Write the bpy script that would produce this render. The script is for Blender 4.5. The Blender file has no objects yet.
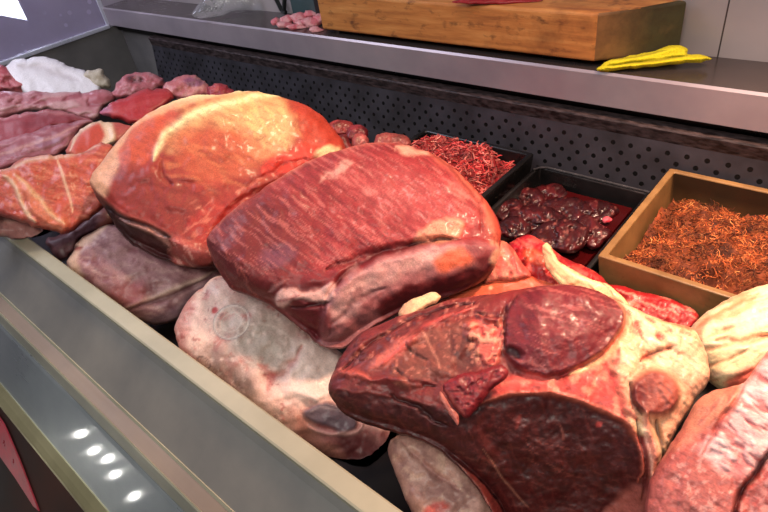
import bpy, bmesh, math, random
import numpy as np
from mathutils import Vector, Matrix

# ------------------------------------------------------------------ camera
H = 0.5                                    # camera height above the front rail (rail top is z = 0)
F = 580.0
def cam_dir(px, py): return np.array([px - 384.0, py - 256.0, F])
AX = -cam_dir(-370, -54); AX /= np.linalg.norm(AX)
AY = cam_dir(1062, -307); AY -= AX * (AX @ AY); AY /= np.linalg.norm(AY)
AZ = np.cross(AX, AY)
RW = np.array([AX, AY, AZ])                # world = RW @ camera vector
CAM = np.array([0.0, 0.0, H])
def ray(px, py): return RW @ cam_dir(px, py)
def at_z(px, py, z): v = ray(px, py); return CAM + v * ((z - H) / v[2])
def at_y(px, py, y): v = ray(px, py); return CAM + v * (y / v[1])
def at_x(px, py, x): v = ray(px, py); return CAM + v * (x / v[0])

scene = bpy.context.scene
COL = scene.collection
cd = bpy.data.cameras.new('camera'); cam = bpy.data.objects.new('camera', cd); COL.objects.link(cam)
right, up, back = RW[:, 0], -RW[:, 1], -RW[:, 2]
M = Matrix.Identity(4)
for i in range(3):
    M[i][0], M[i][1], M[i][2], M[i][3] = right[i], up[i], back[i], CAM[i]
cam.matrix_world = M
cd.sensor_width = 36.0; cd.lens = F / 768 * 36.0; cd.clip_start = 0.01
scene.camera = cam
scene.view_settings.view_transform = 'Standard'
scene.view_settings.look = 'None'
scene.view_settings.exposure = 0.0

# ------------------------------------------------------------------ helpers
def lin(c):
    c = np.asarray(c, float) / 255.0
    return np.where(c <= 0.04045, c / 12.92, ((c + 0.055) / 1.055) ** 2.4)
def lin4(c): return tuple(lin(c)) + (1.0,)

def tag(o, label=None, cat=None, group=None, kind=None):
    if label: o['label'] = label
    if cat: o['category'] = cat
    if group: o['group'] = group
    if kind: o['kind'] = kind
    return o
def empty(name, loc, label, cat, group=None):
    o = bpy.data.objects.new(name, None); COL.objects.link(o)
    o.location = Vector(loc); o.empty_display_size = 0.02
    return tag(o, label, cat, group)
def link(name, me, mat=None, parent=None):
    o = bpy.data.objects.new(name, me); COL.objects.link(o)
    if mat: me.materials.append(mat)
    if parent is not None: o.parent = parent
    return o
def off(parent): return np.array(parent.location) if parent is not None else np.zeros(3)

def bm_obj(name, bm, mat, parent=None, smooth=False, loc=None):
    """bm holds world coordinates; the object's origin goes to the parent, or to loc"""
    o0 = off(parent) if parent is not None else (np.array(loc) if loc is not None else np.zeros(3))
    bmesh.ops.recalc_face_normals(bm, faces=bm.faces[:])
    for v in bm.verts: v.co -= Vector(o0)
    me = bpy.data.meshes.new(name); bm.to_mesh(me); bm.free()
    if smooth:
        me.polygons.foreach_set('use_smooth', [True] * len(me.polygons))
    o = link(name, me, mat, parent)
    if parent is None: o.location = Vector(o0)
    return o

def box(bm, lo, hi, bevel=0.0, seg=2):
    t = bmesh.new()
    bmesh.ops.create_cube(t, size=1.0)
    lo, hi = np.array(lo, float), np.array(hi, float)
    for v in t.verts:
        v.co = Vector([(lo[i] + hi[i]) / 2 + v.co[i] * (hi[i] - lo[i]) for i in range(3)])
    if bevel: bmesh.ops.bevel(t, geom=t.edges[:], offset=bevel, segments=seg, affect='EDGES', profile=0.5)
    me = bpy.data.meshes.new('t'); t.to_mesh(me); t.free(); bm.from_mesh(me); bpy.data.meshes.remove(me)
    return bm

def prism_x(bm, prof, x0, x1):
    """closed profile of (y, z) run along x"""
    a = [bm.verts.new((x0, y, z)) for y, z in prof]; b = [bm.verts.new((x1, y, z)) for y, z in prof]
    n = len(prof)
    for i in range(n): bm.faces.new((a[i], a[(i + 1) % n], b[(i + 1) % n], b[i]))
    bm.faces.new(a); bm.faces.new(b[::-1])
    return bm
def prism_z(bm, plan, z0, z1):
    a = [bm.verts.new((x, y, z0)) for x, y in plan]; b = [bm.verts.new((x, y, z1)) for x, y in plan]
    n = len(plan)
    for i in range(n): bm.faces.new((a[i], a[(i + 1) % n], b[(i + 1) % n], b[i]))
    bm.faces.new(a[::-1]); bm.faces.new(b)
    return bm
def sheet(prof, t):
    """open (y,z) polyline given thickness t -> closed profile"""
    p = np.array(prof, float); n = len(p); nor = []
    for i in range(n):
        d = p[min(i + 1, n - 1)] - p[max(i - 1, 0)]; d /= np.linalg.norm(d); nor.append((-d[1], d[0]))
    q = p - np.array(nor) * t
    return [tuple(v) for v in p] + [tuple(v) for v in q[::-1]]

def tube(bm, pts, rad, n=8, closed_ends=True):
    pts = [np.array(p, float) for p in pts]; rings = []
    rad = [rad] * len(pts) if np.isscalar(rad) else rad
    prev = None
    for i, p in enumerate(pts):
        d = pts[min(i + 1, len(pts) - 1)] - pts[max(i - 1, 0)]; d /= (np.linalg.norm(d) + 1e-9)
        u = np.cross(d, [0, 0, 1.0]) if prev is None else prev - d * (prev @ d)
        if np.linalg.norm(u) < 1e-4: u = np.cross(d, [1.0, 0, 0])
        u /= np.linalg.norm(u); prev = u; w = np.cross(d, u)
        rings.append([bm.verts.new(p + rad[i] * (u * math.cos(a) + w * math.sin(a))) for a in [2 * math.pi * k / n for k in range(n)]])
    for a, b in zip(rings, rings[1:]):
        for k in range(n): bm.faces.new((a[k], a[(k + 1) % n], b[(k + 1) % n], b[k]))
    if closed_ends: bm.faces.new(rings[0][::-1]); bm.faces.new(rings[-1])
    return bm

# ------------------------------------------------------------------ node materials
def mat_new(name):
    m = bpy.data.materials.new(name); m.use_nodes = True
    nt = m.node_tree; return m, nt, nt.nodes['Principled BSDF']
def N(nt, kind, **kw):
    n = nt.nodes.new(kind)
    for k, v in kw.items():
        if k in n.inputs.keys(): n.inputs[k].default_value = v
        else: setattr(n, k, v)
    return n
def mapped(nt, scale, rot=(0, 0, 0), coord='Object'):
    tc = N(nt, 'ShaderNodeTexCoord'); mp = N(nt, 'ShaderNodeMapping')
    mp.inputs['Scale'].default_value = scale; mp.inputs['Rotation'].default_value = rot
    nt.links.new(tc.outputs[coord], mp.inputs['Vector']); return mp
def noise(nt, scale, detail=4, rough=0.55, vec=None, vscale=(1, 1, 1), rot=(0, 0, 0), coord='Object'):
    n = N(nt, 'ShaderNodeTexNoise'); n.inputs['Scale'].default_value = scale
    n.inputs['Detail'].default_value = detail; n.inputs['Roughness'].default_value = rough
    nt.links.new((vec or mapped(nt, vscale, rot, coord)).outputs[0], n.inputs['Vector']); return n
def ramp(nt, src, stops):
    r = N(nt, 'ShaderNodeValToRGB'); e = r.color_ramp.elements
    while len(e) < len(stops): e.new(0.5)
    for i, (p, c) in enumerate(stops): e[i].position = p; e[i].color = c
    nt.links.new(src, r.inputs['Fac']); return r
def mixc(nt, fac, a, b, mode='MIX'):
    m = N(nt, 'ShaderNodeMix', data_type='RGBA', blend_type=mode)
    for sock, v in ((m.inputs[0], fac), (m.inputs[6], a), (m.inputs[7], b)):
        if hasattr(v, 'is_linked'): nt.links.new(v, sock)
        else: sock.default_value = v
    return m.outputs[2]
def g(v): return (v, v, v, 1.0)
def bump(nt, bsdf, src, strength, dist, prev=None):
    b = N(nt, 'ShaderNodeBump'); b.inputs['Strength'].default_value = strength; b.inputs['Distance'].default_value = dist
    nt.links.new(src, b.inputs['Height'])
    if prev is not None: nt.links.new(prev, b.inputs['Normal'])
    nt.links.new(b.outputs[0], bsdf.inputs['Normal']); return b.outputs[0]

def mat_simple(name, c1, c2, scale=8, rough=0.5, metal=0.0, vscale=(1, 1, 1), rvar=0.1, bmp=0.0, bdist=0.001, detail=4, coat=0.0, lo=0.35, hi=0.65, spec=0.5):
    m, nt, b = mat_new(name)
    n = noise(nt, scale, detail, vscale=vscale)
    r = ramp(nt, n.outputs[0], [(lo, lin4(c1)), (hi, lin4(c2))])
    nt.links.new(r.outputs[0], b.inputs['Base Color'])
    rr = ramp(nt, n.outputs[0], [(0.3, g(max(rough - rvar, 0.02))), (0.7, g(rough + rvar))])
    nt.links.new(rr.outputs[0], b.inputs['Roughness'])
    b.inputs['Metallic'].default_value = metal; b.inputs['Coat Weight'].default_value = coat
    b.inputs['Coat Roughness'].default_value = 0.15
    b.inputs['Specular IOR Level'].default_value = spec
    if bmp: bump(nt, b, n.outputs[0], bmp, bdist)
    return m

def mat_meat(name, rough=0.5, fibre=1.0, fine=420, coat=0.12, rot=(0.3, 0.5, 0.9), spec=0.35, fat=False):
    """wet meat: the surface colour comes from the painted attribute, grain and sheen from noise"""
    m, nt, b = mat_new(name)
    a = N(nt, 'ShaderNodeAttribute'); a.attribute_name = 'Col'
    n1 = noise(nt, fine, 4, 0.65)
    n2 = noise(nt, 150, 4, 0.6, vscale=(1, 6, 6), rot=rot)
    v1 = ramp(nt, n1.outputs[0], [(0.25, g(0.78)), (0.75, g(1.18))])
    v2 = ramp(nt, n2.outputs[0], [(0.3, g(1 - 0.24 * fibre)), (0.7, g(1 + 0.22 * fibre))])
    c = mixc(nt, 1.0, a.outputs['Color'], v1.outputs[0], 'MULTIPLY')
    c = mixc(nt, 1.0, c, v2.outputs[0], 'MULTIPLY')
    nt.links.new(c, b.inputs['Base Color'])
    rr = ramp(nt, noise(nt, 70, 4).outputs[0], [(0.3, g(rough - 0.12)), (0.7, g(rough + 0.15))])
    nt.links.new(rr.outputs[0], b.inputs['Roughness'])
    b.inputs['Coat Weight'].default_value = coat; b.inputs['Coat Roughness'].default_value = 0.18
    b.inputs['Specular IOR Level'].default_value = spec
    p = bump(nt, b, n2.outputs[0], 0.30 * fibre, 0.0012)
    bump(nt, b, n1.outputs[0], 0.5, 0.0009, p)
    return m

# ------------------------------------------------------------------ 2-D fields on a piece's own surface
_tabs = {}
def vnoise(x, y, seed=0):
    if seed not in _tabs: _tabs[seed] = np.random.RandomState(seed + 11).rand(256, 256)
    t = _tabs[seed]
    xi, yi = np.floor(x).astype(int), np.floor(y).astype(int); fx, fy = x - xi, y - yi
    fx = fx * fx * (3 - 2 * fx); fy = fy * fy * (3 - 2 * fy)
    a, b2, c, d = t[yi % 256, xi % 256], t[yi % 256, (xi + 1) % 256], t[(yi + 1) % 256, xi % 256], t[(yi + 1) % 256, (xi + 1) % 256]
    return (a * (1 - fx) + b2 * fx) * (1 - fy) + (c * (1 - fx) + d * fx) * fy
def fbm(x, y, seed=0, octv=4):
    s, a, tot = 0, 1.0, 0
    for k in range(octv):
        s = s + a * vnoise(x * 2 ** k + 17.3 * k, y * 2 ** k + 5.1 * k, seed + k); tot += a; a *= 0.5
    return s / tot
def sstep(a, b, x):
    t = np.clip((x - a) / (b - a + 1e-9), 0, 1); return t * t * (3 - 2 * t)
def catmull(pts, closed=True, per=6):
    p = np.array(pts, float); n = len(p); out = []
    rng = range(n) if closed else range(n - 1)
    for i in rng:
        if closed: a, b, c, d = p[(i - 1) % n], p[i], p[(i + 1) % n], p[(i + 2) % n]
        else: a, b, c, d = p[max(i - 1, 0)], p[i], p[i + 1], p[min(i + 2, n - 1)]
        for k in range(per):
            t = k / per
            out.append(0.5 * (2 * b + (c - a) * t + (2 * a - 5 * b + 4 * c - d) * t * t + (3 * b - a - 3 * c + d) * t ** 3))
    if not closed: out.append(p[-1])
    return np.array(out)
def dist_poly(x, y, P, closed=True):
    """distance to the polyline, nearest point, parameter along it"""
    best = np.full(x.shape, 1e18); nx, ny = np.zeros(x.shape), np.zeros(x.shape); tt = np.zeros(x.shape)
    n = len(P)
    for i in range(n if closed else n - 1):
        a, b = P[i], P[(i + 1) % n]; d = b - a; L = d @ d + 1e-12
        t = np.clip(((x - a[0]) * d[0] + (y - a[1]) * d[1]) / L, 0, 1)
        qx, qy = a[0] + t * d[0], a[1] + t * d[1]; dd = (x - qx) ** 2 + (y - qy) ** 2
        m = dd < best; best = np.where(m, dd, best); nx = np.where(m, qx, nx); ny = np.where(m, qy, ny); tt = np.where(m, (i + t) / n, tt)
    return np.sqrt(best), nx, ny, tt
def inside(x, y, P):
    r = np.zeros(x.shape, bool); n = len(P)
    for i in range(n):
        a, b = P[i], P[(i + 1) % n]
        if a[1] == b[1]: continue
        c = ((a[1] > y) != (b[1] > y)) & (x < (b[0] - a[0]) * (y - a[1]) / (b[1] - a[1]) + a[0])
        r ^= c
    return r
def sdist(x, y, P):
    d, nx, ny, _ = dist_poly(x, y, P); return np.where(inside(x, y, P), d, -d), nx, ny

class Field:
    """height and colour of one surface, built up from strokes"""
    def __init__(s, x, y, seed):
        s.x, s.y, s.seed = x, y, seed; s.h = np.zeros(x.shape); s.c = np.zeros(x.shape + (3,)); s.k = 0
    def w(s, amt, ws):
        s.k += 7
        if amt == 0: return s.x, s.y
        return (s.x + amt * 2 * (fbm(s.x / ws, s.y / ws, s.seed + s.k, 3) - .5), s.y + amt * 2 * (fbm(s.x / ws + 40, s.y / ws + 9, s.seed + s.k, 3) - .5))
    def lay(s, m, col): s.c = s.c * (1 - m[..., None]) + lin(col) * m[..., None]
    def base(s, col, var=0.12, ws=25):
        s.c[:] = lin(col); v = 1 + var * 2 * (fbm(s.x / ws, s.y / ws, s.seed + 3) - .5) * 1.6; s.c *= v[..., None]
    def pm(s, pts, soft, warp, ws, sm=True):
        x, y = s.w(warp, ws); P = catmull(pts) if sm else np.array(pts, float)
        return sstep(-soft, soft, sdist(x, y, P)[0])
    def lm(s, pts, wd, warp, ws, taper=True):
        x, y = s.w(warp, ws); P = catmull(pts, False); d, _, _, t = dist_poly(x, y, P, False)
        ww = wd * (np.sqrt(np.clip(np.sin(np.pi * np.clip(t * len(P) / (len(P) - 1), 0.02, .98)), 0.05, 1)) if taper else 1)
        return np.exp(-(d / ww) ** 2)
    def poly(s, pts, col, soft=3, warp=4, a=1.0, ws=14, h=0.0):
        m = s.pm(pts, soft, warp, ws); s.h += h * m
        if col is not None: s.lay(m * a, col)
        return m
    def line(s, pts, wd, col, a=1.0, warp=3, ws=14, h=0.0):
        m = s.lm(pts, wd, warp, ws); s.h += h * m
        if col is not None: s.lay(m * a, col)
        return m
    def spot(s, c, rx, ry, ang, col, a=1.0, warp=3, ws=10, h=0.0, soft=0.35):
        x, y = s.w(warp, ws); ca, sa = math.cos(math.radians(ang)), math.sin(math.radians(ang))
        u, v = (x - c[0]) * ca + (y - c[1]) * sa, -(x - c[0]) * sa + (y - c[1]) * ca
        m = 1 - sstep(1 - soft, 1 + soft, np.sqrt((u / rx) ** 2 + (v / ry) ** 2)); s.h += h * m
        if col is not None: s.lay(m * a, col)
        return m
    def streak(s, ang, L, W, col, a=0.6, lo=0.55, hi=0.75, mask=None, h=0.0, bend=0.0):
        s.k += 5; x, y = s.w(W * 1.5, W * 8); ca, sa = math.cos(math.radians(ang)), math.sin(math.radians(ang))
        u, v = x * ca + y * sa, -x * sa + y * ca; v = v + bend * u * u * 0.001
        m = sstep(lo, hi, fbm(u / L, v / W, s.seed + 60 + s.k, 3))
        if mask is not None: m = m * mask
        s.h += h * m
        if col is not None: s.lay(m * a, col)
        return m
    def mottle(s, ws, col, a=0.6, lo=0.5, hi=0.7, mask=None, h=0.0):
        s.k += 5; m = sstep(lo, hi, fbm(s.x / ws, s.y / ws, s.seed + 90 + s.k, 5))
        if mask is not None: m = m * mask
        s.h += h * m
        if col is not None: s.lay(m * a, col)
        return m
    def fall(s, ridge, k, soft=6):
        """the surface turns down past a ridge line"""
        P = catmull(ridge, False); o = np.argsort(P[:, 0]); d = s.y - np.interp(s.x, P[o, 0], P[o, 1])
        s.h -= k * soft * np.logaddexp(0, d / soft)
    def ring(s, c, rx, ry, ang, wd, col, a=0.6, gap=0.0):
        ca, sa = math.cos(math.radians(ang)), math.sin(math.radians(ang))
        u, v = (s.x - c[0]) * ca + (s.y - c[1]) * sa, -(s.x - c[0]) * sa + (s.y - c[1]) * ca
        r = np.sqrt((u / rx) ** 2 + (v / ry) ** 2); m = np.exp(-(((r - 1) * rx) / wd) ** 2)
        if gap: m = m * sstep(0.4, 0.6, vnoise(np.arctan2(v, u) * gap + 30, r * 0 + 3, s.seed + 5))
        s.lay(m * a, col)

def blob(name, parent, outline, anchor, z=None, d=None, tilt=0.35, T=40, B=None, W=None, step=1.6, mat=None, paint=None, rough=2.0, rs=22, seed=1, smooth=True, pool=0.5, fine=0.5, base_off=0.0, split=(), zmin=-0.1385, ymin=0.1775, jag=0.9):
    """a plump closed solid with the given outline, standing at the anchor's real place; T, B in pixels at that distance"""
    A = at_z(anchor[0], anchor[1], z) if d is None else CAM + ray(*anchor) / np.linalg.norm(ray(*anchor)) * d
    D = np.linalg.norm(A - CAM); w = (CAM - A) / D
    m = w * (1 - tilt) + np.array([0, 0, 1.0]) * tilt; m /= np.linalg.norm(m)
    sc = D / F
    P = catmull(outline) if smooth else np.array(outline, float)
    P = P + jag * 2 * np.stack([fbm(P[:, 0] / 7, P[:, 1] / 7, seed + 200, 3) - .5, fbm(P[:, 0] / 7 + 31, P[:, 1] / 7, seed + 201, 3) - .5], 1) * 1.6   # ragged flesh edge
    lo, hi = P.min(0) - 2 * step, P.max(0) + 2 * step
    nx, ny = int((hi[0] - lo[0]) / step) + 2, int((hi[1] - lo[1]) / step) + 2
    gx, gy = np.meshgrid(lo[0] + step * np.arange(nx), lo[1] + step * np.arange(ny))
    # rough up the outline a little so it reads as flesh
    sd, bx, by = sdist(gx, gy, P)
    ins = sd > 0
    cell = ins[:-1, :-1] | ins[1:, :-1] | ins[:-1, 1:] | ins[1:, 1:]
    use = np.zeros(ins.shape, bool)
    use[:-1, :-1] |= cell; use[1:, :-1] |= cell; use[:-1, 1:] |= cell; use[1:, 1:] |= cell
    bd = use & (sd < 0.35 * step)
    x, y = np.where(bd, bx, gx), np.where(bd, by, gy)
    dd = np.where(bd, 0, np.maximum(sd, 0))
    # Poisson pillow on a coarse grid
    k = max(1, int(min(nx, ny) / 40)); mk = ins[::k, ::k].astype(float); u = np.zeros(mk.shape)
    for _ in range(400):
        q = np.zeros_like(u); q[1:-1, 1:-1] = (u[:-2, 1:-1] + u[2:, 1:-1] + u[1:-1, :-2] + u[1:-1, 2:] + 1) / 4; u = q * mk
    jy, jx = np.clip(np.arange(ny) / k, 0, mk.shape[0] - 1.001), np.clip(np.arange(nx) / k, 0, mk.shape[1] - 1.001)
    iy, ix = jy.astype(int), jx.astype(int); fy, fx = (jy - iy)[:, None], (jx - ix)[None]
    iy1, ix1 = np.minimum(iy + 1, mk.shape[0] - 1), np.minimum(ix + 1, mk.shape[1] - 1)
    up_ = (u[iy][:, ix] * (1 - fx) + u[iy][:, ix1] * fx) * (1 - fy) + (u[iy1][:, ix] * (1 - fx) + u[iy1][:, ix1] * fx) * fy
    pil = np.sqrt(np.clip(up_ / max(u.max(), 1e-9), 0, 1))
    Wd = W or 0.5 * dd.max()
    edge = np.sqrt(np.clip(1 - (1 - np.minimum(dd / Wd, 1)) ** 2, 0, 1))
    prof = pool * edge + (1 - pool) * pil
    prof = prof * np.clip(dd / 3.0, 0, 1) ** 0.5
    fld = Field(x, y, seed); paint(fld)
    nz = 2 * (fbm(x / rs, y / rs, seed + 31, 3) - .5)
    nf = 2 * (fbm(x / 6, y / 6, seed + 47, 3) - .5)
    em = np.clip(dd / 8.0, 0, 1)
    hf = T * prof + base_off * np.clip(dd / 3, 0, 1) + (rough * nz + fine * nf + fld.h) * em
    hb = -(B if B is not None else 0.5 * T) * prof
    hb = np.minimum(hb, hf - 2.0 * em)
    # to 3-D
    v = np.stack([x - 384, y - 256, np.full(x.shape, F)], -1) @ RW.T
    base = CAM + v * (((A - CAM) @ m) / (v @ m))[..., None]
    front = base + w * (hf * sc)[..., None]; rear = base + w * (hb * sc)[..., None]
    idx = -np.ones(x.shape, int); idx[use] = np.arange(use.sum())
    n0 = use.sum(); inn = use & ~bd; idb = idx.copy(); idb[inn] = n0 + np.arange(inn.sum())
    co = np.concatenate([front[use], rear[inn]])
    co[:, 2] = np.maximum(co[:, 2], zmin)                     # rests on what is below it
    low = co[:, 2] < 0.004; co[low, 1] = np.maximum(co[low, 1], ymin)
    pxy = np.concatenate([np.stack([x[use], y[use]], 1), np.stack([x[inn], y[inn]], 1)])
    cc = np.concatenate([fld.c[use], fld.c[inn] * 0.8])
    cy, cx = np.nonzero(cell)
    q1 = np.stack([idx[cy + 1, cx], idx[cy + 1, cx + 1], idx[cy, cx + 1], idx[cy, cx]], 1)
    q2 = np.stack([idb[cy, cx], idb[cy, cx + 1], idb[cy + 1, cx + 1], idb[cy + 1, cx]], 1)
    dup = (q1 == q2[:, ::-1]).all(1); q2 = q2[~dup]
    q = np.concatenate([q1, q2])
    loc = off(parent) if parent is not None else A
    col = np.concatenate([np.clip(cc, 0, 1), np.ones((len(cc), 1))], 1).astype(np.float32)
    tri = co[q]; fn = np.cross(tri[:, 2] - tri[:, 0], tri[:, 3] - tri[:, 1]); vn = np.zeros(co.shape)
    for k in range(4): np.add.at(vn, q[:, k], fn)
    vn /= np.linalg.norm(vn, axis=1, keepdims=True) + 1e-15
    fc = pxy[q].mean(1); lab = np.zeros(len(q), int); isfront = np.arange(len(q)) < len(q1)
    names = [name]
    for n_, pts in split:
        lab[isfront & inside(fc[:, 0], fc[:, 1], catmull(pts))] = len(names); names.append(n_)
    first = None
    for k, n_ in enumerate(names):
        qq = q[lab == k]
        if not len(qq): continue
        vi, inv = np.unique(qq, return_inverse=True); inv = inv.reshape(qq.shape)
        me = bpy.data.meshes.new(n_)
        me.vertices.add(len(vi)); me.vertices.foreach_set('co', (co[vi] - loc).astype(np.float32).ravel())
        me.loops.add(4 * len(qq)); me.loops.foreach_set('vertex_index', inv.astype(np.int32).ravel())
        me.polygons.add(len(qq)); me.polygons.foreach_set('loop_start', np.arange(0, 4 * len(qq), 4, dtype=np.int32))
        me.polygons.foreach_set('use_smooth', np.ones(len(qq), bool))
        at = me.attributes.new('Col', 'FLOAT_COLOR', 'POINT'); at.data.foreach_set('color', col[vi].ravel())
        me.update(calc_edges=True); me.validate()
        if len(names) > 1 and len(me.vertices) == len(vi): me.normals_split_custom_set_from_vertices(vn[vi].tolist())
        o = link(n_, me, mat, parent)
        if parent is None: o.location = Vector(loc)
        first = first or o
    return first
def root_at(name, px, z, label, cat, group=None):
    return empty(name, at_z(px[0], px[1], z), label, cat, group)
# ================================================================== materials of the place
def steel(name, c1, c2, rough, rvar=0.06, metal=0.9, vscale=(1.5, 40, 40), scale=6):
    m, nt, b = mat_new(name)
    n = noise(nt, scale, 4, vscale=vscale); n2 = noise(nt, 5, 5, 0.6)
    r = ramp(nt, n2.outputs[0], [(0.3, lin4(c1)), (0.7, lin4(c2))])
    nt.links.new(r.outputs[0], b.inputs['Base Color']); b.inputs['Metallic'].default_value = metal
    mx = mixc(nt, 0.5, n.outputs[0], n2.outputs[0])
    rr = ramp(nt, mx, [(0.3, g(rough - rvar)), (0.7, g(rough + rvar))])
    nt.links.new(rr.outputs[0], b.inputs['Roughness'])
    bump(nt, b, n.outputs[0], 0.05, 0.0006)
    return m
M_rail = steel('rail_steel', (152, 150, 130), (184, 180, 156), 0.42, metal=0.25)
M_band = steel('band_steel', (118, 118, 116), (150, 146, 138), 0.38, metal=0.35)
M_step = steel('step_steel', (104, 88, 72), (132, 114, 94), 0.45, metal=0.3)
M_facet = steel('facet_steel', (128, 126, 112), (156, 152, 136), 0.4, metal=0.3)
M_strip = steel('strip_steel', (128, 136, 138), (158, 164, 164), 0.30, metal=0.45)
M_gold = steel('trim_brass', (132, 126, 92), (182, 174, 132), 0.35, metal=0.6)
M_dark = mat_simple('dark_glass_front', (34, 20, 16), (70, 44, 36), 6, 0.6, spec=0.15)
M_top = steel('worktop_steel', (92, 84, 84), (116, 106, 104), 0.24, metal=0.7)
M_fascia = steel('fascia_steel', (158, 148, 156), (184, 172, 178), 0.36, metal=0.35)
M_end = steel('end_steel', (104, 102, 102), (136, 132, 130), 0.5, metal=0.1)
M_well = mat_simple('well_pan', (10, 9, 9), (22, 18, 18), 9, 0.35, metal=0.2)
M_lip = mat_simple('grimy_lip', (34, 26, 26), (84, 70, 70), 60, 0.5, metal=0.2, vscale=(1, 3, 3), bmp=0.5, bdist=0.002)

def mat_grille(dx, dz):
    """dark steel drilled with staggered round holes"""
    m, nt, b = mat_new('perforated_steel')
    tc = N(nt, 'ShaderNodeTexCoord'); sp = N(nt, 'ShaderNodeSeparateXYZ'); nt.links.new(tc.outputs['Object'], sp.inputs[0])
    def mth(op, a, c=0.0):
        n = N(nt, 'ShaderNodeMath', operation=op)
        for i, v in enumerate((a, c)):
            if hasattr(v, 'is_linked'): nt.links.new(v, n.inputs[i])
            else: n.inputs[i].default_value = v
        return n.outputs[0]
    def lattice(ox, oz):
        u = mth('SUBTRACT', mth('FRACT', mth('DIVIDE', mth('ADD', sp.outputs[0], ox), dx)), 0.5)
        v = mth('SUBTRACT', mth('FRACT', mth('DIVIDE', mth('ADD', sp.outputs[2], oz), dz)), 0.5)
        u, v = mth('MULTIPLY', u, dx), mth('MULTIPLY', v, dz)
        return mth('SQRT', mth('ADD', mth('MULTIPLY', u, u), mth('MULTIPLY', v, v)))
    d = mth('MINIMUM', lattice(dx / 2 - 0.3973, dz / 2 - 0.9642), lattice(dx / 2 - 0.3841, dz / 2 - 0.9495))
    band = mth('MULTIPLY', mth('LESS_THAN', sp.outputs[2], 0.95 + 0.023), mth('GREATER_THAN', sp.outputs[2], 0.95 - 0.072))
    hole = mth('MULTIPLY', mth('LESS_THAN', d, 0.0040), band)
    n = noise(nt, 14, 4)
    r = ramp(nt, n.outputs[0], [(0.3, lin4((48, 46, 50))), (0.7, lin4((72, 70, 78)))])
    c = mixc(nt, hole, r.outputs[0], (0.003, 0.003, 0.003, 1))
    nt.links.new(c, b.inputs['Base Color']); b.inputs['Metallic'].default_value = 0.3
    b.inputs['Roughness'].default_value = 0.45
    inv = mth('SUBTRACT', 1.0, hole); bump(nt, b, inv, 0.6, 0.002)
    return m

# ================================================================== room
WALL_Y = 0.995
m, nt, b = mat_new('wall_tiles')
tc = N(nt, 'ShaderNodeTexCoord'); sp = N(nt, 'ShaderNodeSeparateXYZ'); nt.links.new(tc.outputs['Object'], sp.inputs[0])
def seam(sock, offset, size, w):
    a = N(nt, 'ShaderNodeMath', operation='ADD'); nt.links.new(sock, a.inputs[0]); a.inputs[1].default_value = offset
    d = N(nt, 'ShaderNodeMath', operation='DIVIDE'); nt.links.new(a.outputs[0], d.inputs[0]); d.inputs[1].default_value = size
    f_ = N(nt, 'ShaderNodeMath', operation='FRACT'); nt.links.new(d.outputs[0], f_.inputs[0])
    l = N(nt, 'ShaderNodeMath', operation='LESS_THAN'); nt.links.new(f_.outputs[0], l.inputs[0]); l.inputs[1].default_value = w / size
    return l.outputs[0]
sx = seam(sp.outputs[0], 0.229, 0.60, 0.0022); sz = seam(sp.outputs[2], 0.06, 0.6, 0.0022)
mxs = N(nt, 'ShaderNodeMath', operation='MAXIMUM'); nt.links.new(sx, mxs.inputs[0]); nt.links.new(sz, mxs.inputs[1])
r = ramp(nt, noise(nt, 4, 4).outputs[0], [(0.35, lin4((150, 142, 142))), (0.65, lin4((170, 160, 160)))])
nt.links.new(mixc(nt, mxs.outputs[0], r.outputs[0], lin4((58, 52, 52))), b.inputs['Base Color']); b.inputs['Roughness'].default_value = 0.35
M_wall = m
bm = bmesh.new(); box(bm, (-3.5, WALL_Y, -0.95), (0.9, WALL_Y + 0.08, 1.7)); tag(bm_obj('wall_back', bm, M_wall), kind='structure')
M_lwall = mat_simple('left_wall_paint', (112, 100, 118), (140, 124, 140), 3, 0.6)
bm = bmesh.new(); box(bm, (-3.58, -1.6, -0.95), (-3.5, WALL_Y + 0.08, 1.7)); tag(bm_obj('wall_left', bm, M_lwall), kind='structure')
M_floor = mat_simple('floor_tiles', (96, 90, 84), (120, 112, 104), 5, 0.4)
bm = bmesh.new(); box(bm, (-3.58, -1.6, -1.0), (0.9, WALL_Y + 0.08, -0.95)); tag(bm_obj('floor', bm, M_floor), kind='structure')
# bright window on the far left wall, seen through the side glass
m, nt, b = mat_new('window_daylight'); b.inputs['Base Color'].default_value = (0.8, 0.85, 1, 1)
b.inputs['Emission Color'].default_value = (0.80, 0.86, 1.0, 1); b.inputs['Emission Strength'].default_value = 26.0
M_day = m
M_frame = mat_simple('window_frame_paint', (150, 150, 165), (180, 180, 190), 8, 0.4)
p0, p1, p2_ = at_y(-40, -10, 0.99), at_y(20, -4, 0.99), at_y(8, 15, 0.99)
wx0, wx1, wz0, wz1 = p0[0], p1[0], p2_[2], 1.2
bm = bmesh.new()
for lo, hi in (((wx0 - .03, .972, wz0 - .03), (wx1 + .03, .995, wz0)), ((wx0 - .03, .972, wz1), (wx1 + .03, .995, wz1 + .03)),
               ((wx0 - .03, .972, wz0), (wx0, .995, wz1)), ((wx1, .972, wz0), (wx1 + .03, .995, wz1))): box(bm, lo, hi)
wf = tag(bm_obj('window_1', bm, M_frame, loc=(wx0, .98, wz0)), kind='structure')
bm = bmesh.new(); box(bm, (wx0, .980, wz0), (wx1, .994, wz1)); bm_obj('window_pane', bm, M_day, wf)

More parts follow.
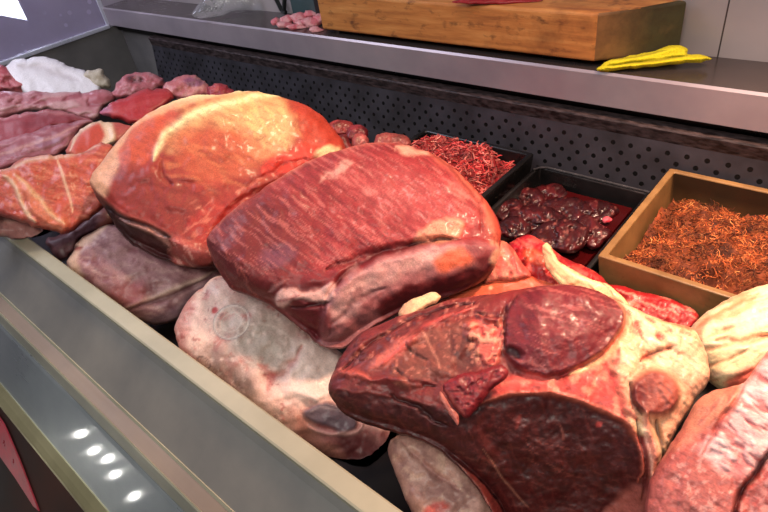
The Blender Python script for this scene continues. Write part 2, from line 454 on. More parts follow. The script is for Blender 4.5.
# ================================================================== display case
XL, XR = -2.04, 0.55
case = empty('display_case', (-0.7, 0.5, -0.95), 'long stainless steel butcher display case that holds all the meat, with a raised rear worktop', 'display case')
y_out, y_in = 0.1525, 0.176
l1 = at_z(225, 507, -0.060)[1]; l2 = at_z(202, 511.5, -0.062)[1]; l3 = at_z(183, 511.5, -0.078)[1]
t1 = at_z(111, 511.5, -0.165)[1]; t2 = at_z(84, 511.5, -0.172)[1]
bm = bmesh.new(); prism_x(bm, [(y_out, 0), (y_out + .002, .0012), (y_in - .002, .0016), (y_in, 0), (y_in, -0.14), (y_in - .004, -0.14), (y_in - .004, -0.006), (y_out + .003, -0.006), (y_out + .001, -0.011), (y_out, -0.011)], XL, XR)
bm_obj('front_rail', bm, M_rail, case)
bm = bmesh.new(); prism_x(bm, sheet([(y_out + .004, -0.007), (y_out - .004, -0.016), (l1 + .004, -0.060)], 0.003), XL, XR); bm_obj('front_panel', bm, M_band, case)
bm = bmesh.new()
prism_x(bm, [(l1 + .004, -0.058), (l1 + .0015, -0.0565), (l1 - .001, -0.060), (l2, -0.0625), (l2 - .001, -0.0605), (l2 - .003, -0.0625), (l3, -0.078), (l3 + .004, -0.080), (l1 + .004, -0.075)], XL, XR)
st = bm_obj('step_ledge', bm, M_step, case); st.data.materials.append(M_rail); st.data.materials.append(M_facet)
for k in (0, 1, 3, 4): st.data.polygons[k].material_index = 1  # beads take the pale rail steel as painted edge highlights
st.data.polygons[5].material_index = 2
bm = bmesh.new(); prism_x(bm, sheet([(l3 + .002, -0.077), (l3 - .001, -0.080), (t1, -0.163)], 0.003), XL, XR); bm_obj('lower_panel', bm, M_strip, case)
M_strip.node_tree.nodes['Principled BSDF'].inputs['Coat Weight'].default_value = 1.0; M_strip.node_tree.nodes['Principled BSDF'].inputs['Coat Roughness'].default_value = 0.06
bm = bmesh.new(); prism_x(bm, [(t1 + .002, -0.170), (t1 + .001, -0.161), (t1 - .003, -0.159), (0.45 * t1 + .55 * t2, -0.164), (t2 + .002, -0.170), (t2, -0.174), (t2, -0.19), (t1, -0.19)], XL, XR); bm_obj('trim_strip', bm, M_gold, case)
bm = bmesh.new(); prism_x(bm, sheet([(t2 + .006, -0.18), (t2 - 0.26, -0.60), (t2 - 0.26, -0.95)], 0.006), XL, XR); bm_obj('lower_front', bm, M_dark, case)
bm = bmesh.new(); box(bm, (XL, y_in - .004, -0.16), (XR, 0.87, -0.14)); bm_obj('well_floor', bm, M_well, case)
# rear: grille, lip, worktop
ZB, ZT = 0.074, 0.129
bm = bmesh.new(); prism_x(bm, sheet([(0.885, 0.0305), (0.884, 0.024), (0.862, -0.10), (0.85, -0.14)], 0.003), -1.80, XR)
gr = bm_obj('perforated_grille', bm, mat_grille(0.0292, 0.0295), case)
bm = bmesh.new(); prism_x(bm, [(0.9, 0.056), (0.880, 0.054), (0.8785, 0.051), (0.882, 0.030), (0.9, 0.030)], -1.80, XR); bm_obj('grille_lip', bm, M_lip, case)
bm = bmesh.new(); prism_x(bm, [(0.8805, ZB), (0.8805, ZT - .004), (0.8835, ZT), (WALL_Y - .001, ZT), (WALL_Y - .001, ZT - .02), (0.905, ZT - .02), (0.905, ZB + .002), (0.886, ZB + .002)], XL, XR)
wt = bm_obj('worktop', bm, M_top, case)
wt.data.materials.append(M_fascia)
for p in wt.data.polygons:
    if p.normal.y < -0.3 and p.center[1] + 0.5 < 0.8825: p.material_index = 1
bm = bmesh.new(); prism_x(bm, [(0.905, ZB + .03), (0.905, 0.05), (0.915, 0.05), (0.915, ZB + .03)], XL, XR); bm_obj('shadow_gap_plate', bm, M_well, case)
bm = bmesh.new(); box(bm, (XL, 0.915, -0.16), (XR, 0.925, ZT - .022)); bm_obj('back_plate', bm, M_end, case)
# end wall of the well and the pane standing on it
bm = bmesh.new(); box(bm, (XL - .012, y_in - .02, -0.16), (XL + .002, 0.914, ZB - .008), 0.001); bm_obj('end_panel', bm, M_end, case)
M_endrail = steel('end_rail_steel', (205, 206, 222), (228, 228, 240), 0.3, metal=0.2)
bm = bmesh.new(); box(bm, (XL - .016, y_in - .02, ZB - .010), (XL + .008, 0.879, ZB + .002), 0.002); bm_obj('end_rail', bm, M_endrail, case)
m, nt, b = mat_new('side_glass')
b.inputs['Base Color'].default_value = (0.93, 0.93, 0.97, 1); b.inputs['Roughness'].default_value = 0.06
b.inputs['Transmission Weight'].default_value = 1.0; b.inputs['IOR'].default_value = 1.02
d = N(nt, 'ShaderNodeBsdfDiffuse'); d.inputs['Color'].default_value = lin4((186, 176, 206))
vo = N(nt, 'ShaderNodeTexVoronoi'); vo.inputs['Scale'].default_value = 22
nt.links.new(mapped(nt, (1, 1, 1)).outputs[0], vo.inputs['Vector'])
sr = ramp(nt, vo.outputs['Distance'], [(0.10, g(1)), (0.17, g(0))])
nn = ramp(nt, noise(nt, 3.5, 3).outputs[0], [(0.46, g(0)), (0.58, g(1))])
haze = ramp(nt, noise(nt, 6, 4).outputs[0], [(0.3, g(0.55)), (0.75, g(0.75))])
sp_ = mixc(nt, 1.0, sr.outputs[0], nn.outputs[0], 'MULTIPLY'); fac = mixc(nt, 1.0, sp_, haze.outputs[0], 'ADD')
ms = N(nt, 'ShaderNodeMixShader'); nt.links.new(fac, ms.inputs[0]); nt.links.new(b.outputs[0], ms.inputs[1]); nt.links.new(d.outputs[0], ms.inputs[2])
nt.links.new(ms.outputs[0], nt.nodes['Material Output'].inputs['Surface'])
bm = bmesh.new(); box(bm, (XL - .008, y_in, ZB + .002), (XL - .002, 0.872, 0.62)); bm_obj('side_glass_panel', bm, m, case)
pp_ = at_y(118, 6, 0.888)
bm = bmesh.new(); box(bm, (XL - .010, 0.872, ZB), (XL + .004, 0.886, 0.62), 0.002); bm_obj('glass_post', bm, M_endrail, case)

# red pennant hanging behind the lower glass front
M_red = mat_simple('red_plastic', (150, 40, 52), (190, 66, 78), 40, 0.35, bmp=0.3)
g0, gn = np.array([0, t2 + .006, -0.18]), np.array([0, -0.42, 0.26]); gn /= np.linalg.norm(gn)
def on_front(x, y, d=0.010): v = ray(x, y); return CAM + v * (((g0 + gn * d - CAM) @ gn) / (v @ gn))
pn = [on_front(x, y) for x, y in ((-14, 398), (4, 425), (19, 460), (38.5, 511), (33, 506), (15, 478), (-14, 437))]
bm = bmesh.new()
f1 = [bm.verts.new(p) for p in pn]; f2 = [bm.verts.new(p - gn * 0.002) for p in pn]
bm.faces.new(f1); bm.faces.new(f2[::-1])
for i in range(len(pn)): bm.faces.new((f1[i], f1[(i + 1) % len(pn)], f2[(i + 1) % len(pn)], f2[i]))
pr = empty('pennant', pn[1], 'translucent red plastic pennant with pale squiggles on the lower glass front', 'pennant')
fl_ = bm_obj('flag', bm, M_red, pr)
M_sq = mat_simple('pale_print', (200, 150, 150), (225, 180, 178), 30, 0.5)
bm = bmesh.new()
for c in ([(2, 432), (5, 438), (2, 443), (6, 449)], [(5, 452), (10, 462), (15, 474), (22, 487)]):
    tube(bm, [on_front(x, y, .0106) for x, y in catmull(c, False, 4)], 0.0007, 5)
bm_obj('printed_squiggle', bm, M_sq, fl_)

# ================================================================== things on the worktop
# cutting board
m, nt, b = mat_new('board_wood')
n1 = noise(nt, 5, 6, 0.65, vscale=(1.2, 8, 14)); n2 = noise(nt, 26, 5, 0.6, vscale=(1, 1, 2)); n3 = noise(nt, 7, 5, 0.7)
c = ramp(nt, n1.outputs[0], [(0.28, lin4((146, 86, 42))), (0.5, lin4((198, 128, 64))), (0.72, lin4((222, 158, 88)))]).outputs[0]
c = mixc(nt, ramp(nt, n2.outputs[0], [(0.56, g(0)), (0.70, g(0.8))]).outputs[0], c, lin4((84, 46, 26)))
c = mixc(nt, ramp(nt, n3.outputs[0], [(0.55, g(0)), (0.75, g(0.6))]).outputs[0], c, lin4((96, 52, 26)))
nt.links.new(c, b.inputs['Base Color']); b.inputs['Roughness'].default_value = 0.6
bump(nt, b, n2.outputs[0], 0.4, 0.002); M_board = m
m, nt, b = mat_new('board_end_stain')
n2 = noise(nt, 30, 5, 0.65); n3 = noise(nt, 9, 5, 0.7)
tc = N(nt, 'ShaderNodeTexCoord'); sp = N(nt, 'ShaderNodeSeparateXYZ'); nt.links.new(tc.outputs['Object'], sp.inputs[0])
yr = N(nt, 'ShaderNodeMapRange'); nt.links.new(sp.outputs[1], yr.inputs[0]); yr.inputs[1].default_value = 0.005; yr.inputs[2].default_value = 0.055
c = mixc(nt, yr.outputs[0], lin4((140, 98, 58)), lin4((74, 70, 44)))
c = mixc(nt, ramp(nt, n3.outputs[0], [(0.45, g(0)), (0.68, g(0.8))]).outputs[0], c, lin4((58, 42, 26)))
c = mixc(nt, ramp(nt, n2.outputs[0], [(0.55, g(0)), (0.75, g(0.6))]).outputs[0], c, lin4((104, 84, 52)))
nt.links.new(c, b.inputs['Base Color']); b.inputs['Roughness'].default_value = 0.65; bump(nt, b, n2.outputs[0], 0.5, 0.002); M_bend = m
by0 = 0.892; bz0 = 0.139; bz1 = at_y(592, 13, by0)[2]
bxl = at_y(322, 28, by0)[0]; bxr = at_y(593, 62, by0)[0]; bxb = at_y(684, 30, 0.982)[0]
board = empty('cutting_board', ((bxl + bxr) / 2, by0, ZT), 'thick worn wooden cutting board with dark stained end on the rear worktop', 'cutting board')
bm = bmesh.new(); prism_z(bm, [(bxl, by0), (bxr, by0), (bxr + .5 * (bxb - bxr), 0.933), (bxb, 0.982), (bxl, 0.982)], bz0, bz1)
bmesh.ops.bevel(bm, geom=bm.edges[:], offset=0.005, segments=3, affect='EDGES', profile=0.5)
bo = bm_obj('board_slab', bm, M_board, board, smooth=False); bo.data.materials.append(M_bend)
for p in bo.data.polygons:
    if p.normal.x > 0.45: p.material_index = 1
M_foot = mat_simple('dark_foot', (20, 18, 14), (36, 30, 24), 20, 0.7)
for xx in (bxl + .03, bxr - .10):
    bm = bmesh.new(); box(bm, (xx, by0 + .02, ZT + .0005), (xx + .06, 0.975, bz0 + .002), .001); bm_obj('foot', bm, M_foot, board)

M_fleshy = mat_meat('flesh_wet', 0.40, 0.8)
M_fatmat = mat_meat('fat_waxy', 0.48, 0.35, coat=0.15)
def p_red(f):
    f.base((150, 26, 34)); f.streak(4, 20, 3, (196, 70, 70), .5)
o = blob('meat_slice', None, [(452, 2), (470, -3), (500, -8), (530, -5), (543, 1), (528, 4), (495, 4), (468, 4)], (498, 1), z=bz1 + .004, T=4, B=2, tilt=.7, step=1.2, zmin=bz1 + .0006, mat=M_fleshy, paint=p_red, rough=.5, fine=.2, seed=5)
tag(o, 'flat slice of dark red raw meat on top of the wooden cutting board', 'meat')

# yellow cloth
m, nt, b = mat_new('cloth_yellow')
a = N(nt, 'ShaderNodeAttribute'); a.attribute_name = 'Col'; n1 = noise(nt, 420, 3)
nt.links.new(mixc(nt, 1.0, a.outputs['Color'], ramp(nt, n1.outputs[0], [(0.3, g(.75)), (.7, g(1.15))]).outputs[0], 'MULTIPLY'), b.inputs['Base Color'])
b.inputs['Roughness'].default_value = 0.9; bump(nt, b, n1.outputs[0], 0.8, 0.002); M_cloth = m
def p_cloth(f):
    f.base((216, 206, 24), .08)
    f.line([(604, 62), (630, 58), (660, 52), (682, 47)], 3.4, (232, 226, 36), .6, 1, h=6)
    f.line([(604, 66), (640, 62), (672, 58), (688, 55)], 1.3, (128, 116, 8), .85, 1, h=-4)
    f.line([(606, 68), (640, 65), (680, 60), (708, 58)], 2.2, (232, 216, 26), .5, 1, h=4)
    f.line([(612, 60), (640, 56), (668, 50)], 1.0, (150, 138, 10), .7, 1, h=-3)
cl = blob('cleaning_cloth', None, [(597, 69), (603, 65), (609, 60), (626, 56.5), (650, 52), (668, 46), (679, 45), (687, 48), (688, 54), (700, 55), (712, 59), (696, 62.5), (665, 65), (640, 68), (612, 71), (600, 71.5)], (645, 62), z=ZT + .010, T=7, B=6.0, tilt=.6, step=.8, zmin=ZT + .0006, mat=M_cloth, paint=p_cloth, rough=1.2, fine=.8, seed=8, pool=.85, W=3)
tag(cl, 'bright yellow crumpled cleaning cloth beside the cutting board on the worktop', 'cloth')

# clear crumpled bag
m, nt, b = mat_new('clear_plastic')
b.inputs['Base Color'].default_value = (0.93, 0.95, 0.95, 1); b.inputs['Roughness'].default_value = 0.12
b.inputs['Transmission Weight'].default_value = 0.9; b.inputs['IOR'].default_value = 1.12; b.inputs['Specular IOR Level'].default_value = 1.0
b.inputs['Coat Weight'].default_value = 0.8
n1 = noise(nt, 45, 4, 0.6, vscale=(1, 1, .4)); bump(nt, b, n1.outputs[0], 1.0, 0.006); M_bag = m
def p_bag(f):
    f.base((230, 235, 235)); f.streak(70, 14, 3, None, h=3); f.streak(110, 14, 3, None, h=-2)
o = blob('plastic_bag', None, [(192, 14), (197, 7), (203, -2), (206, -16), (232, -22), (254, -14), (258, -2), (266, 6), (266, 12), (250, 12), (236, 11), (222, 16), (206, 18), (196, 18)], (228, 14), z=ZT + .006, T=14, B=7, tilt=.1, step=.9, zmin=ZT + .0006, mat=M_bag, paint=p_bag, rough=2.5, rs=6, fine=1, seed=12)
tag(o, 'crumpled clear plastic bag standing on the rear worktop', 'plastic bag')

# pink trimmings
def p_trim(f):
    f.base((222, 120, 128), .1); f.mottle(7, (240, 180, 180), .7, .45, .6); f.mottle(5, (196, 70, 84), .7, .6, .72)
trims = [((276, 22), 4.5, 4, 'smallest round pink scrap at the left tip of the trimmings on the worktop'), ((287, 20), 8, 5, None), ((285, 25), 9, 4, None), ((298, 27), 11, 3.2, 'flat pale pink scrap along the front of the trimmings heap'), ((300, 18), 10, 5.5, None), ((311, 14), 8, 5, 'pale scrap on top of the trimmings heap'), ((313, 22), 10, 6, None), ((320, 19), 7, 6, None), ((317, 30), 7, 3, None), ((304, 23), 9, 4, None)]
random.seed(4)
for i, (c, rx, ry, lab) in enumerate(trims):
    pts = [(c[0] + rx * (1 + .2 * random.uniform(-1, 1)) * math.cos(a), c[1] + ry * (1 + .2 * random.uniform(-1, 1)) * math.sin(a)) for a in [k * math.pi / 4.5 for k in range(9)]]
    o = blob('meat_trimming', None, pts, c, z=ZT + .004 + .0022 * max(0, (27 - c[1])) * .5, T=ry * .8, B=ry * .5, tilt=.4, step=.8, zmin=ZT + .0006, mat=M_fleshy, paint=p_trim, rough=.8, rs=5, fine=.3, seed=30 + i)
    tag(o, lab or 'pink scrap within the heap of trimmings beside the cutting board', 'meat trimming', 'pink trimmings on the worktop')

# dark stand and tub at the wall
M_blk = mat_simple('black_metal', (14, 16, 16), (30, 32, 32), 20, 0.4)
bm = bmesh.new()
for c in ([(268, -14), (276, -1), (282, 11)], [(285, -14), (284.5, 0), (284, 12)], [(282, 11), (286, 12.5)]):
    tube(bm, [at_y(x, y, 0.975) for x, y in c], 0.0055, 8)
q = at_y(284, 12, 0.975)
o = bm_obj('metal_stand', bm, M_blk, loc=(q[0], q[1], q[2])); tag(o, 'thin black metal stand behind the left end of the pink trimmings', 'stand')
M_tub = mat_simple('tub_plastic', (52, 74, 76), (70, 92, 94), 10, 0.4)
a0, a1 = at_y(291, 5, 0.962), at_y(321, 8, 0.962)
tb = empty('plastic_tub', ((a0[0] + a1[0]) / 2, 0.975, ZT), 'dark teal plastic tub behind the pink trimmings, next to the cutting board', 'tub')
bm = bmesh.new(); box(bm, (a0[0], 0.96, ZT + .0005), (a1[0] - .015, 0.992, 0.25), .004); bm_obj('tub_body', bm, M_tub, tb)
bm = bmesh.new(); box(bm, (a0[0] - .004, 0.955, 0.235), (a1[0] - .011, 0.994, 0.252), .002); bm_obj('rim', bm, M_blk, tb)
bm = bmesh.new(); box(bm, (a1[0] - .017, 0.957, ZT + .001), (a1[0] + .006, 0.991, 0.234), .002); bm_obj('end_cap', bm, M_blk, tb)

# ================================================================== trays
def tray_mesh(x0, x1, y0, y1, zr, zb, w, taper, bevel):
    bm = bmesh.new()
    def ring(i, z): return [bm.verts.new((x0 + i, y0 + i, z)), bm.verts.new((x1 - i, y0 + i, z)), bm.verts.new((x1 - i, y1 - i, z)), bm.verts.new((x0 + i, y1 - i, z))]
    rs_ = [ring(taper, zb), ring(0, zr), ring(w, zr), ring(w + taper, zb + .003)]
    for a, c in zip(rs_, rs_[1:]):
        for k in range(4): bm.faces.new((a[k], a[(k + 1) % 4], c[(k + 1) % 4], c[k]))
    bm.faces.new(rs_[0][::-1]); bm.faces.new(rs_[-1])
    bmesh.ops.recalc_face_normals(bm, faces=bm.faces[:])
    bmesh.ops.bevel(bm, geom=bm.edges[:], offset=bevel, segments=3, affect='EDGES', profile=0.5)
    return bm
m, nt, b = mat_new('tan_tray'); n1 = noise(nt, 16, 5, .6); n2 = noise(nt, 120, 3)
c = ramp(nt, n1.outputs[0], [(0.3, lin4((112, 82, 48))), (0.7, lin4((158, 122, 76)))]).outputs[0]
c = mixc(nt, ramp(nt, n2.outputs[0], [(.62, g(0)), (.75, g(.5))]).outputs[0], c, lin4((96, 52, 24)))
tc = N(nt, 'ShaderNodeTexCoord'); sp = N(nt, 'ShaderNodeSeparateXYZ'); nt.links.new(tc.outputs['Object'], sp.inputs[0])
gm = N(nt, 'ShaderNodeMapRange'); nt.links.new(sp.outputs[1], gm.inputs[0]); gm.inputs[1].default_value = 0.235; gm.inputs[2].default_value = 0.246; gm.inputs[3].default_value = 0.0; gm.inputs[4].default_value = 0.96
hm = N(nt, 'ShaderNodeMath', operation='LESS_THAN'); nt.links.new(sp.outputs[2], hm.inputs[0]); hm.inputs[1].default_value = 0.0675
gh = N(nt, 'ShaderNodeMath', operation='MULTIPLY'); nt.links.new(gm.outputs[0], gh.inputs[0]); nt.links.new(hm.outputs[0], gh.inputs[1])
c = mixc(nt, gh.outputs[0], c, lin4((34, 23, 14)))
nt.links.new(c, b.inputs['Base Color']); b.inputs['Roughness'].default_value = 0.4; M_tan = m
M_black = mat_simple('black_tray', (12, 12, 13), (24, 23, 24), 12, 0.28)
M_rimb = mat_simple('black_rim', (70, 72, 76), (110, 112, 116), 30, 0.25, metal=.6)

# tan tray, slightly turned
TX0, TX1, TY0, TY1 = -0.232, 0.14, 0.604, 0.862
tan = empty('tan_tray', (TX0, TY0, -0.07), 'thick-walled tan tray filled with orange shredded meat', 'tray')
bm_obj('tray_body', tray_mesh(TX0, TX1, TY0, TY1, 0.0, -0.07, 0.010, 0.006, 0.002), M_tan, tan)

rng = np.random.RandomState(3)
def strands(n, region, zf, L, rad, cols, seg=4, curl=1.0, nside=4, up_=0.35, lift=0.002, bb=None):
    """a heap of short curled shreds laid over a mound"""
    V, Fc, C = [], [], []
    for _ in range(n):
        x, y = region(); a = rng.uniform(0, 2 * math.pi); da = rng.uniform(-1, 1) * curl; l = L * rng.uniform(.5, 1.3); rr = rad * rng.uniform(.6, 1.3)
        z = zf(x, y) + rng.uniform(-.3, 1) * lift; tilt_ = rng.uniform(-up_, up_); ck = float(fbm(np.array([x * 55]), np.array([y * 55]), 95, 3)[0]); col = lin(cols[rng.randint(len(cols))]) * rng.uniform(.75, 1.2) * (0.1 + 3.2 * ck * ck)
        p = np.array([x, y, z]); base = len(V)
        for k in range(seg + 1):
            dr = np.array([math.cos(a) * math.cos(tilt_), math.sin(a) * math.cos(tilt_), math.sin(tilt_)]); s_ = np.array([-math.sin(a), math.cos(a), 0]); u_ = np.cross(dr, s_)
            r2 = rr * (1 if 0 < k < seg else .5)
            for j in range(nside): V.append(p + r2 * (s_ * math.cos(2 * math.pi * j / nside) + u_ * math.sin(2 * math.pi * j / nside))); C.append(col)
            p = p + dr * l / seg
            p[0] = min(max(p[0], bb[0]), bb[1]); p[1] = min(max(p[1], bb[2]), bb[3]); p[2] = max(p[2], zf(p[0], p[1]) - rr * .5); a += da / seg * 2; tilt_ -= up_ * .5 / seg
        for k in range(seg):
            for j in range(nside):
                q = base + k * nside; Fc.append((q + j, q + (j + 1) % nside, q + nside + (j + 1) % nside, q + nside + j))
    return V, Fc, C
def mound(x0, x1, y0, y1, zf, n=90, skirt=-0.066):
    X_, Y_ = np.meshgrid(np.linspace(x0, x1, n), np.linspace(y0, y1, n)); V = [np.array([x, y, zf(x, y)]) for x, y in zip(X_.ravel(), Y_.ravel())]
    Fc = [(j * n + i, j * n + i + 1, (j + 1) * n + i + 1, (j + 1) * n + i) for j in range(n - 1) for i in range(n - 1)]
    return V, Fc
def heap(name, parts, mat, loc, label, cat):
    V, Fc, C = [], [], []
    for v, f_, c in parts:
        k = len(V); V += list(v); Fc += [tuple(i + k for i in q) for q in f_]; C += list(c)
    me = bpy.data.meshes.new(name); me.from_pydata([tuple(np.array(v) - loc) for v in V], [], Fc)
    at = me.attributes.new('Col', 'FLOAT_COLOR', 'POINT'); at.data.foreach_set('color', np.concatenate([np.clip(np.array(C), 0, 1), np.ones((len(C), 1))], 1).astype(np.float32).ravel())
    me.polygons.foreach_set('use_smooth', [True] * len(me.polygons)); me.update()
    o = link(name, me, mat); o.location = Vector(loc); return tag(o, label, cat, kind='stuff')
fx0, fx1, fy0, fy1 = TX0 + .0172, TX1 - .0172, TY0 + .0172, TY1 - .0172
def z_floss(x, y):
    e = min(x - fx0, fx1 - x, (y - fy0) * 2.5 + .02, fy1 - y); t = min(max(e / .10, 0), 1); t = t * t * (3 - 2 * t)
    n_ = float(fbm(np.array([x * 28]), np.array([y * 28]), 77, 4)[0]) - .5; n2_ = float(fbm(np.array([x * 110]), np.array([y * 110]), 79, 3)[0]) - .5
    return -0.038 + 0.030 * t + 0.034 * n_ + .016 * n2_ + 0.010 * max(0, 1 - (y - fy0) / .08)
V, Fc = mound(fx0, fx1, fy0, fy1, z_floss, 110)
cc = []
for v in V:
    t = float(fbm(np.array([v[0] * 60]), np.array([v[1] * 60]), 81, 4)[0]); cc.append(lin((128, 60, 28)) * (0.15 + 1.5 * t * t * 1.6))
S = strands(9500, lambda: (rng.uniform(fx0 + .005, fx1 - .005), rng.uniform(fy0 + .005, fy1 - .005)), z_floss, .010, .0005,
            [(186, 98, 50), (170, 84, 40), (206, 128, 74), (124, 58, 30), (84, 40, 22)], seg=3, curl=2.0, nside=3, up_=.9, lift=.004, bb=(fx0 + .002, fx1 - .002, fy0 + .002, fy1 - .002))
M_floss = mat_meat('floss', 0.75, .2, 300, coat=0)
heap('meat_floss', [(V, Fc, cc), S], M_floss, np.array([(fx0 + fx1) / 2, (fy0 + fy1) / 2, -0.06]), 'fluffy orange shredded dried meat filling the tan tray', 'shredded meat')

# black tray with liver
BX0, BX1, BY0, BY1 = -0.448, -0.244, 0.600, 0.838
bt = empty('black_tray', (BX0, BY0, -0.1), 'black tray of dark liver next to the tan tray', 'tray')
bm_obj('tray_body', tray_mesh(BX0, BX1, BY0, BY1, -0.036, -0.11, 0.008, 0.010, 0.003), M_black, bt)
bm = bmesh.new()
rp = [(BX0 + .004, BY0 + .02), (BX0 + .004, BY1 - .022), (BX0 + .010, BY1 - .010), (BX0 + .022, BY1 - .004), (BX1 - .004, BY1 - .004)]
tube(bm, [(x, y, -0.0345) for x, y in rp[1:]], 0.0020, 8); bm_obj('rolled_rim', bm, M_rimb, bt)
m, nt, b = mat_new('blood'); b.inputs['Base Color'].default_value = lin4((58, 8, 10)); b.inputs['Roughness'].default_value = 0.14
bump(nt, b, noise(nt, 60, 3).outputs[0], 0.25, 0.003); M_blood = m
bm = bmesh.new(); box(bm, (BX0 + .0215, BY0 + .0215, -0.1055), (BX1 - .0215, BY1 - .0215, -0.060)); o = bm_obj('blood_pool', bm, M_blood, loc=((BX0 + BX1) / 2, (BY0 + BY1) / 2, -0.106))
tag(o, 'dark red blood pooled in the black tray', 'blood', kind='stuff')
M_liver = mat_meat('liver_wet', 0.3, .5, coat=.4)
def p_liver(f):
    f.base((56, 14, 18), .25); f.mottle(9, (92, 28, 32), .7, .5, .62, h=2); f.mottle(6, (36, 8, 12), .8, .52, .66, h=-3); f.mottle(4, (158, 92, 84), .55, .66, .76)
livers = [((524, 200), 18, 11, -.060, 'dark liver lump at the left wall of the black tray'), ((550, 194), 18, 8, -.062, None), ((534, 218), 24, 13, -.048, 'pale-flecked liver lump low at the left front of the black tray'),
          ((566, 210), 24, 12, -.054, None), ((594, 212), 18, 10, -.058, None), ((562, 236), 26, 14, -.036, 'large dark liver lump at the front of the black tray'), ((588, 232), 17, 13, -.044, 'liver lump against the tan tray, in the black tray'), ((510, 212), 12, 11, -.052, None), ((514, 228), 14, 10, -.04, None)]
for i, (c, rx, ry, z, lab) in enumerate(livers):
    random.seed(50 + i); rx, ry = rx * 1.2, ry * 1.2
    pts = [(c[0] + rx * (1 + .2 * random.uniform(-1, 1)) * math.cos(a), c[1] + ry * (1 + .2 * random.uniform(-1, 1)) * math.sin(a)) for a in [k * math.pi / 5 for k in range(10)]]
    o = blob('liver_piece', None, pts, c, z=z, T=ry * .5, B=ry * .5, tilt=.75, step=1.1, zmin=-.10, mat=M_liver, paint=p_liver, rough=4, rs=10, fine=.5, seed=60 + i)
    tag(o, lab or 'glossy dark liver lump lying in blood in the black tray', 'liver', 'liver in the black tray')
def p_bit(f): f.base((214, 50, 70)); f.mottle(4, (240, 120, 130), .6)
o = blob('meat_scrap', None, [(602, 219), (607, 216), (612, 219), (610, 222), (604, 223)], (607, 219), z=-.050, T=3, tilt=.5, step=.7, mat=M_fleshy, paint=p_bit, rough=.4, fine=.2, seed=71)
tag(o, 'tiny bright pink scrap on the liver in the black tray', 'meat scrap')

# left black tray of shredded beef
LX0, LX1, LY0, LY1 = -0.70, -0.4535, 0.602, 0.838
lt = empty('black_tray', (LX0, LY0, -0.1), 'black tray of stringy red beef behind the large red roast', 'tray')
bm_obj('tray_body', tray_mesh(LX0, LX1, LY0, LY1, -0.014, -0.10, 0.010, 0.010, 0.003), M_black, lt)
def z_sh(x, y):
    e = min(LX1 - .014 - x, x - LX0 - .012, LY1 - .004 - y); t = min(max(e / .07, 0), 1); t = t * t * (3 - 2 * t)
    n_ = float(fbm(np.array([x * 30]), np.array([y * 30]), 83, 3)[0]) - .5; n2_ = float(fbm(np.array([x * 90]), np.array([y * 90]), 84, 3)[0]) - .5
    return -0.046 + 0.058 * t + .034 * n_ + .018 * n2_
V, Fc = mound(LX0 + .021, LX1 - .021, LY0 + .021, LY1 - .021, z_sh, 110)
cc = [lin((132, 32, 36)) * (0.3 + 1.3 * float(fbm(np.array([v[0] * 90]), np.array([v[1] * 90]), 85, 4)[0])) for v in V]
S = strands(2600, lambda: (rng.uniform(LX0 + .026, LX1 - .022), rng.uniform(LY0 + .022, LY1 - .022)), z_sh, .014, .0012, [(190, 66, 66), (172, 50, 52), (206, 96, 90), (130, 32, 38), (220, 130, 118)], seg=3, curl=2.0, nside=4, up_=.7, lift=.004, bb=(LX0 + .022, LX1 - .019, LY0 + .02, LY1 - .019))
heap('shredded_beef', [(V, Fc, cc), S], mat_meat('beef_shreds', .45, .3, coat=.1), np.array([(LX0 + LX1) / 2, (LY0 + LY1) / 2, -0.09]), 'heap of stringy red shredded beef in the black tray at the grille', 'shredded meat')
# ================================================================== the meat
M_mus = mat_meat('muscle_wet', 0.50, 1.0, rot=(0.2, 0.4, 0.6))
M_mus2 = mat_meat('muscle_dark', 0.48, 0.7, rot=(0.9, 0.2, 1.4))
M_fat = mat_meat('fat_surface', 0.50, 0.25, coat=.15)
FATC, FATP, FATY = (232, 200, 170), (226, 160, 140), (238, 208, 150)

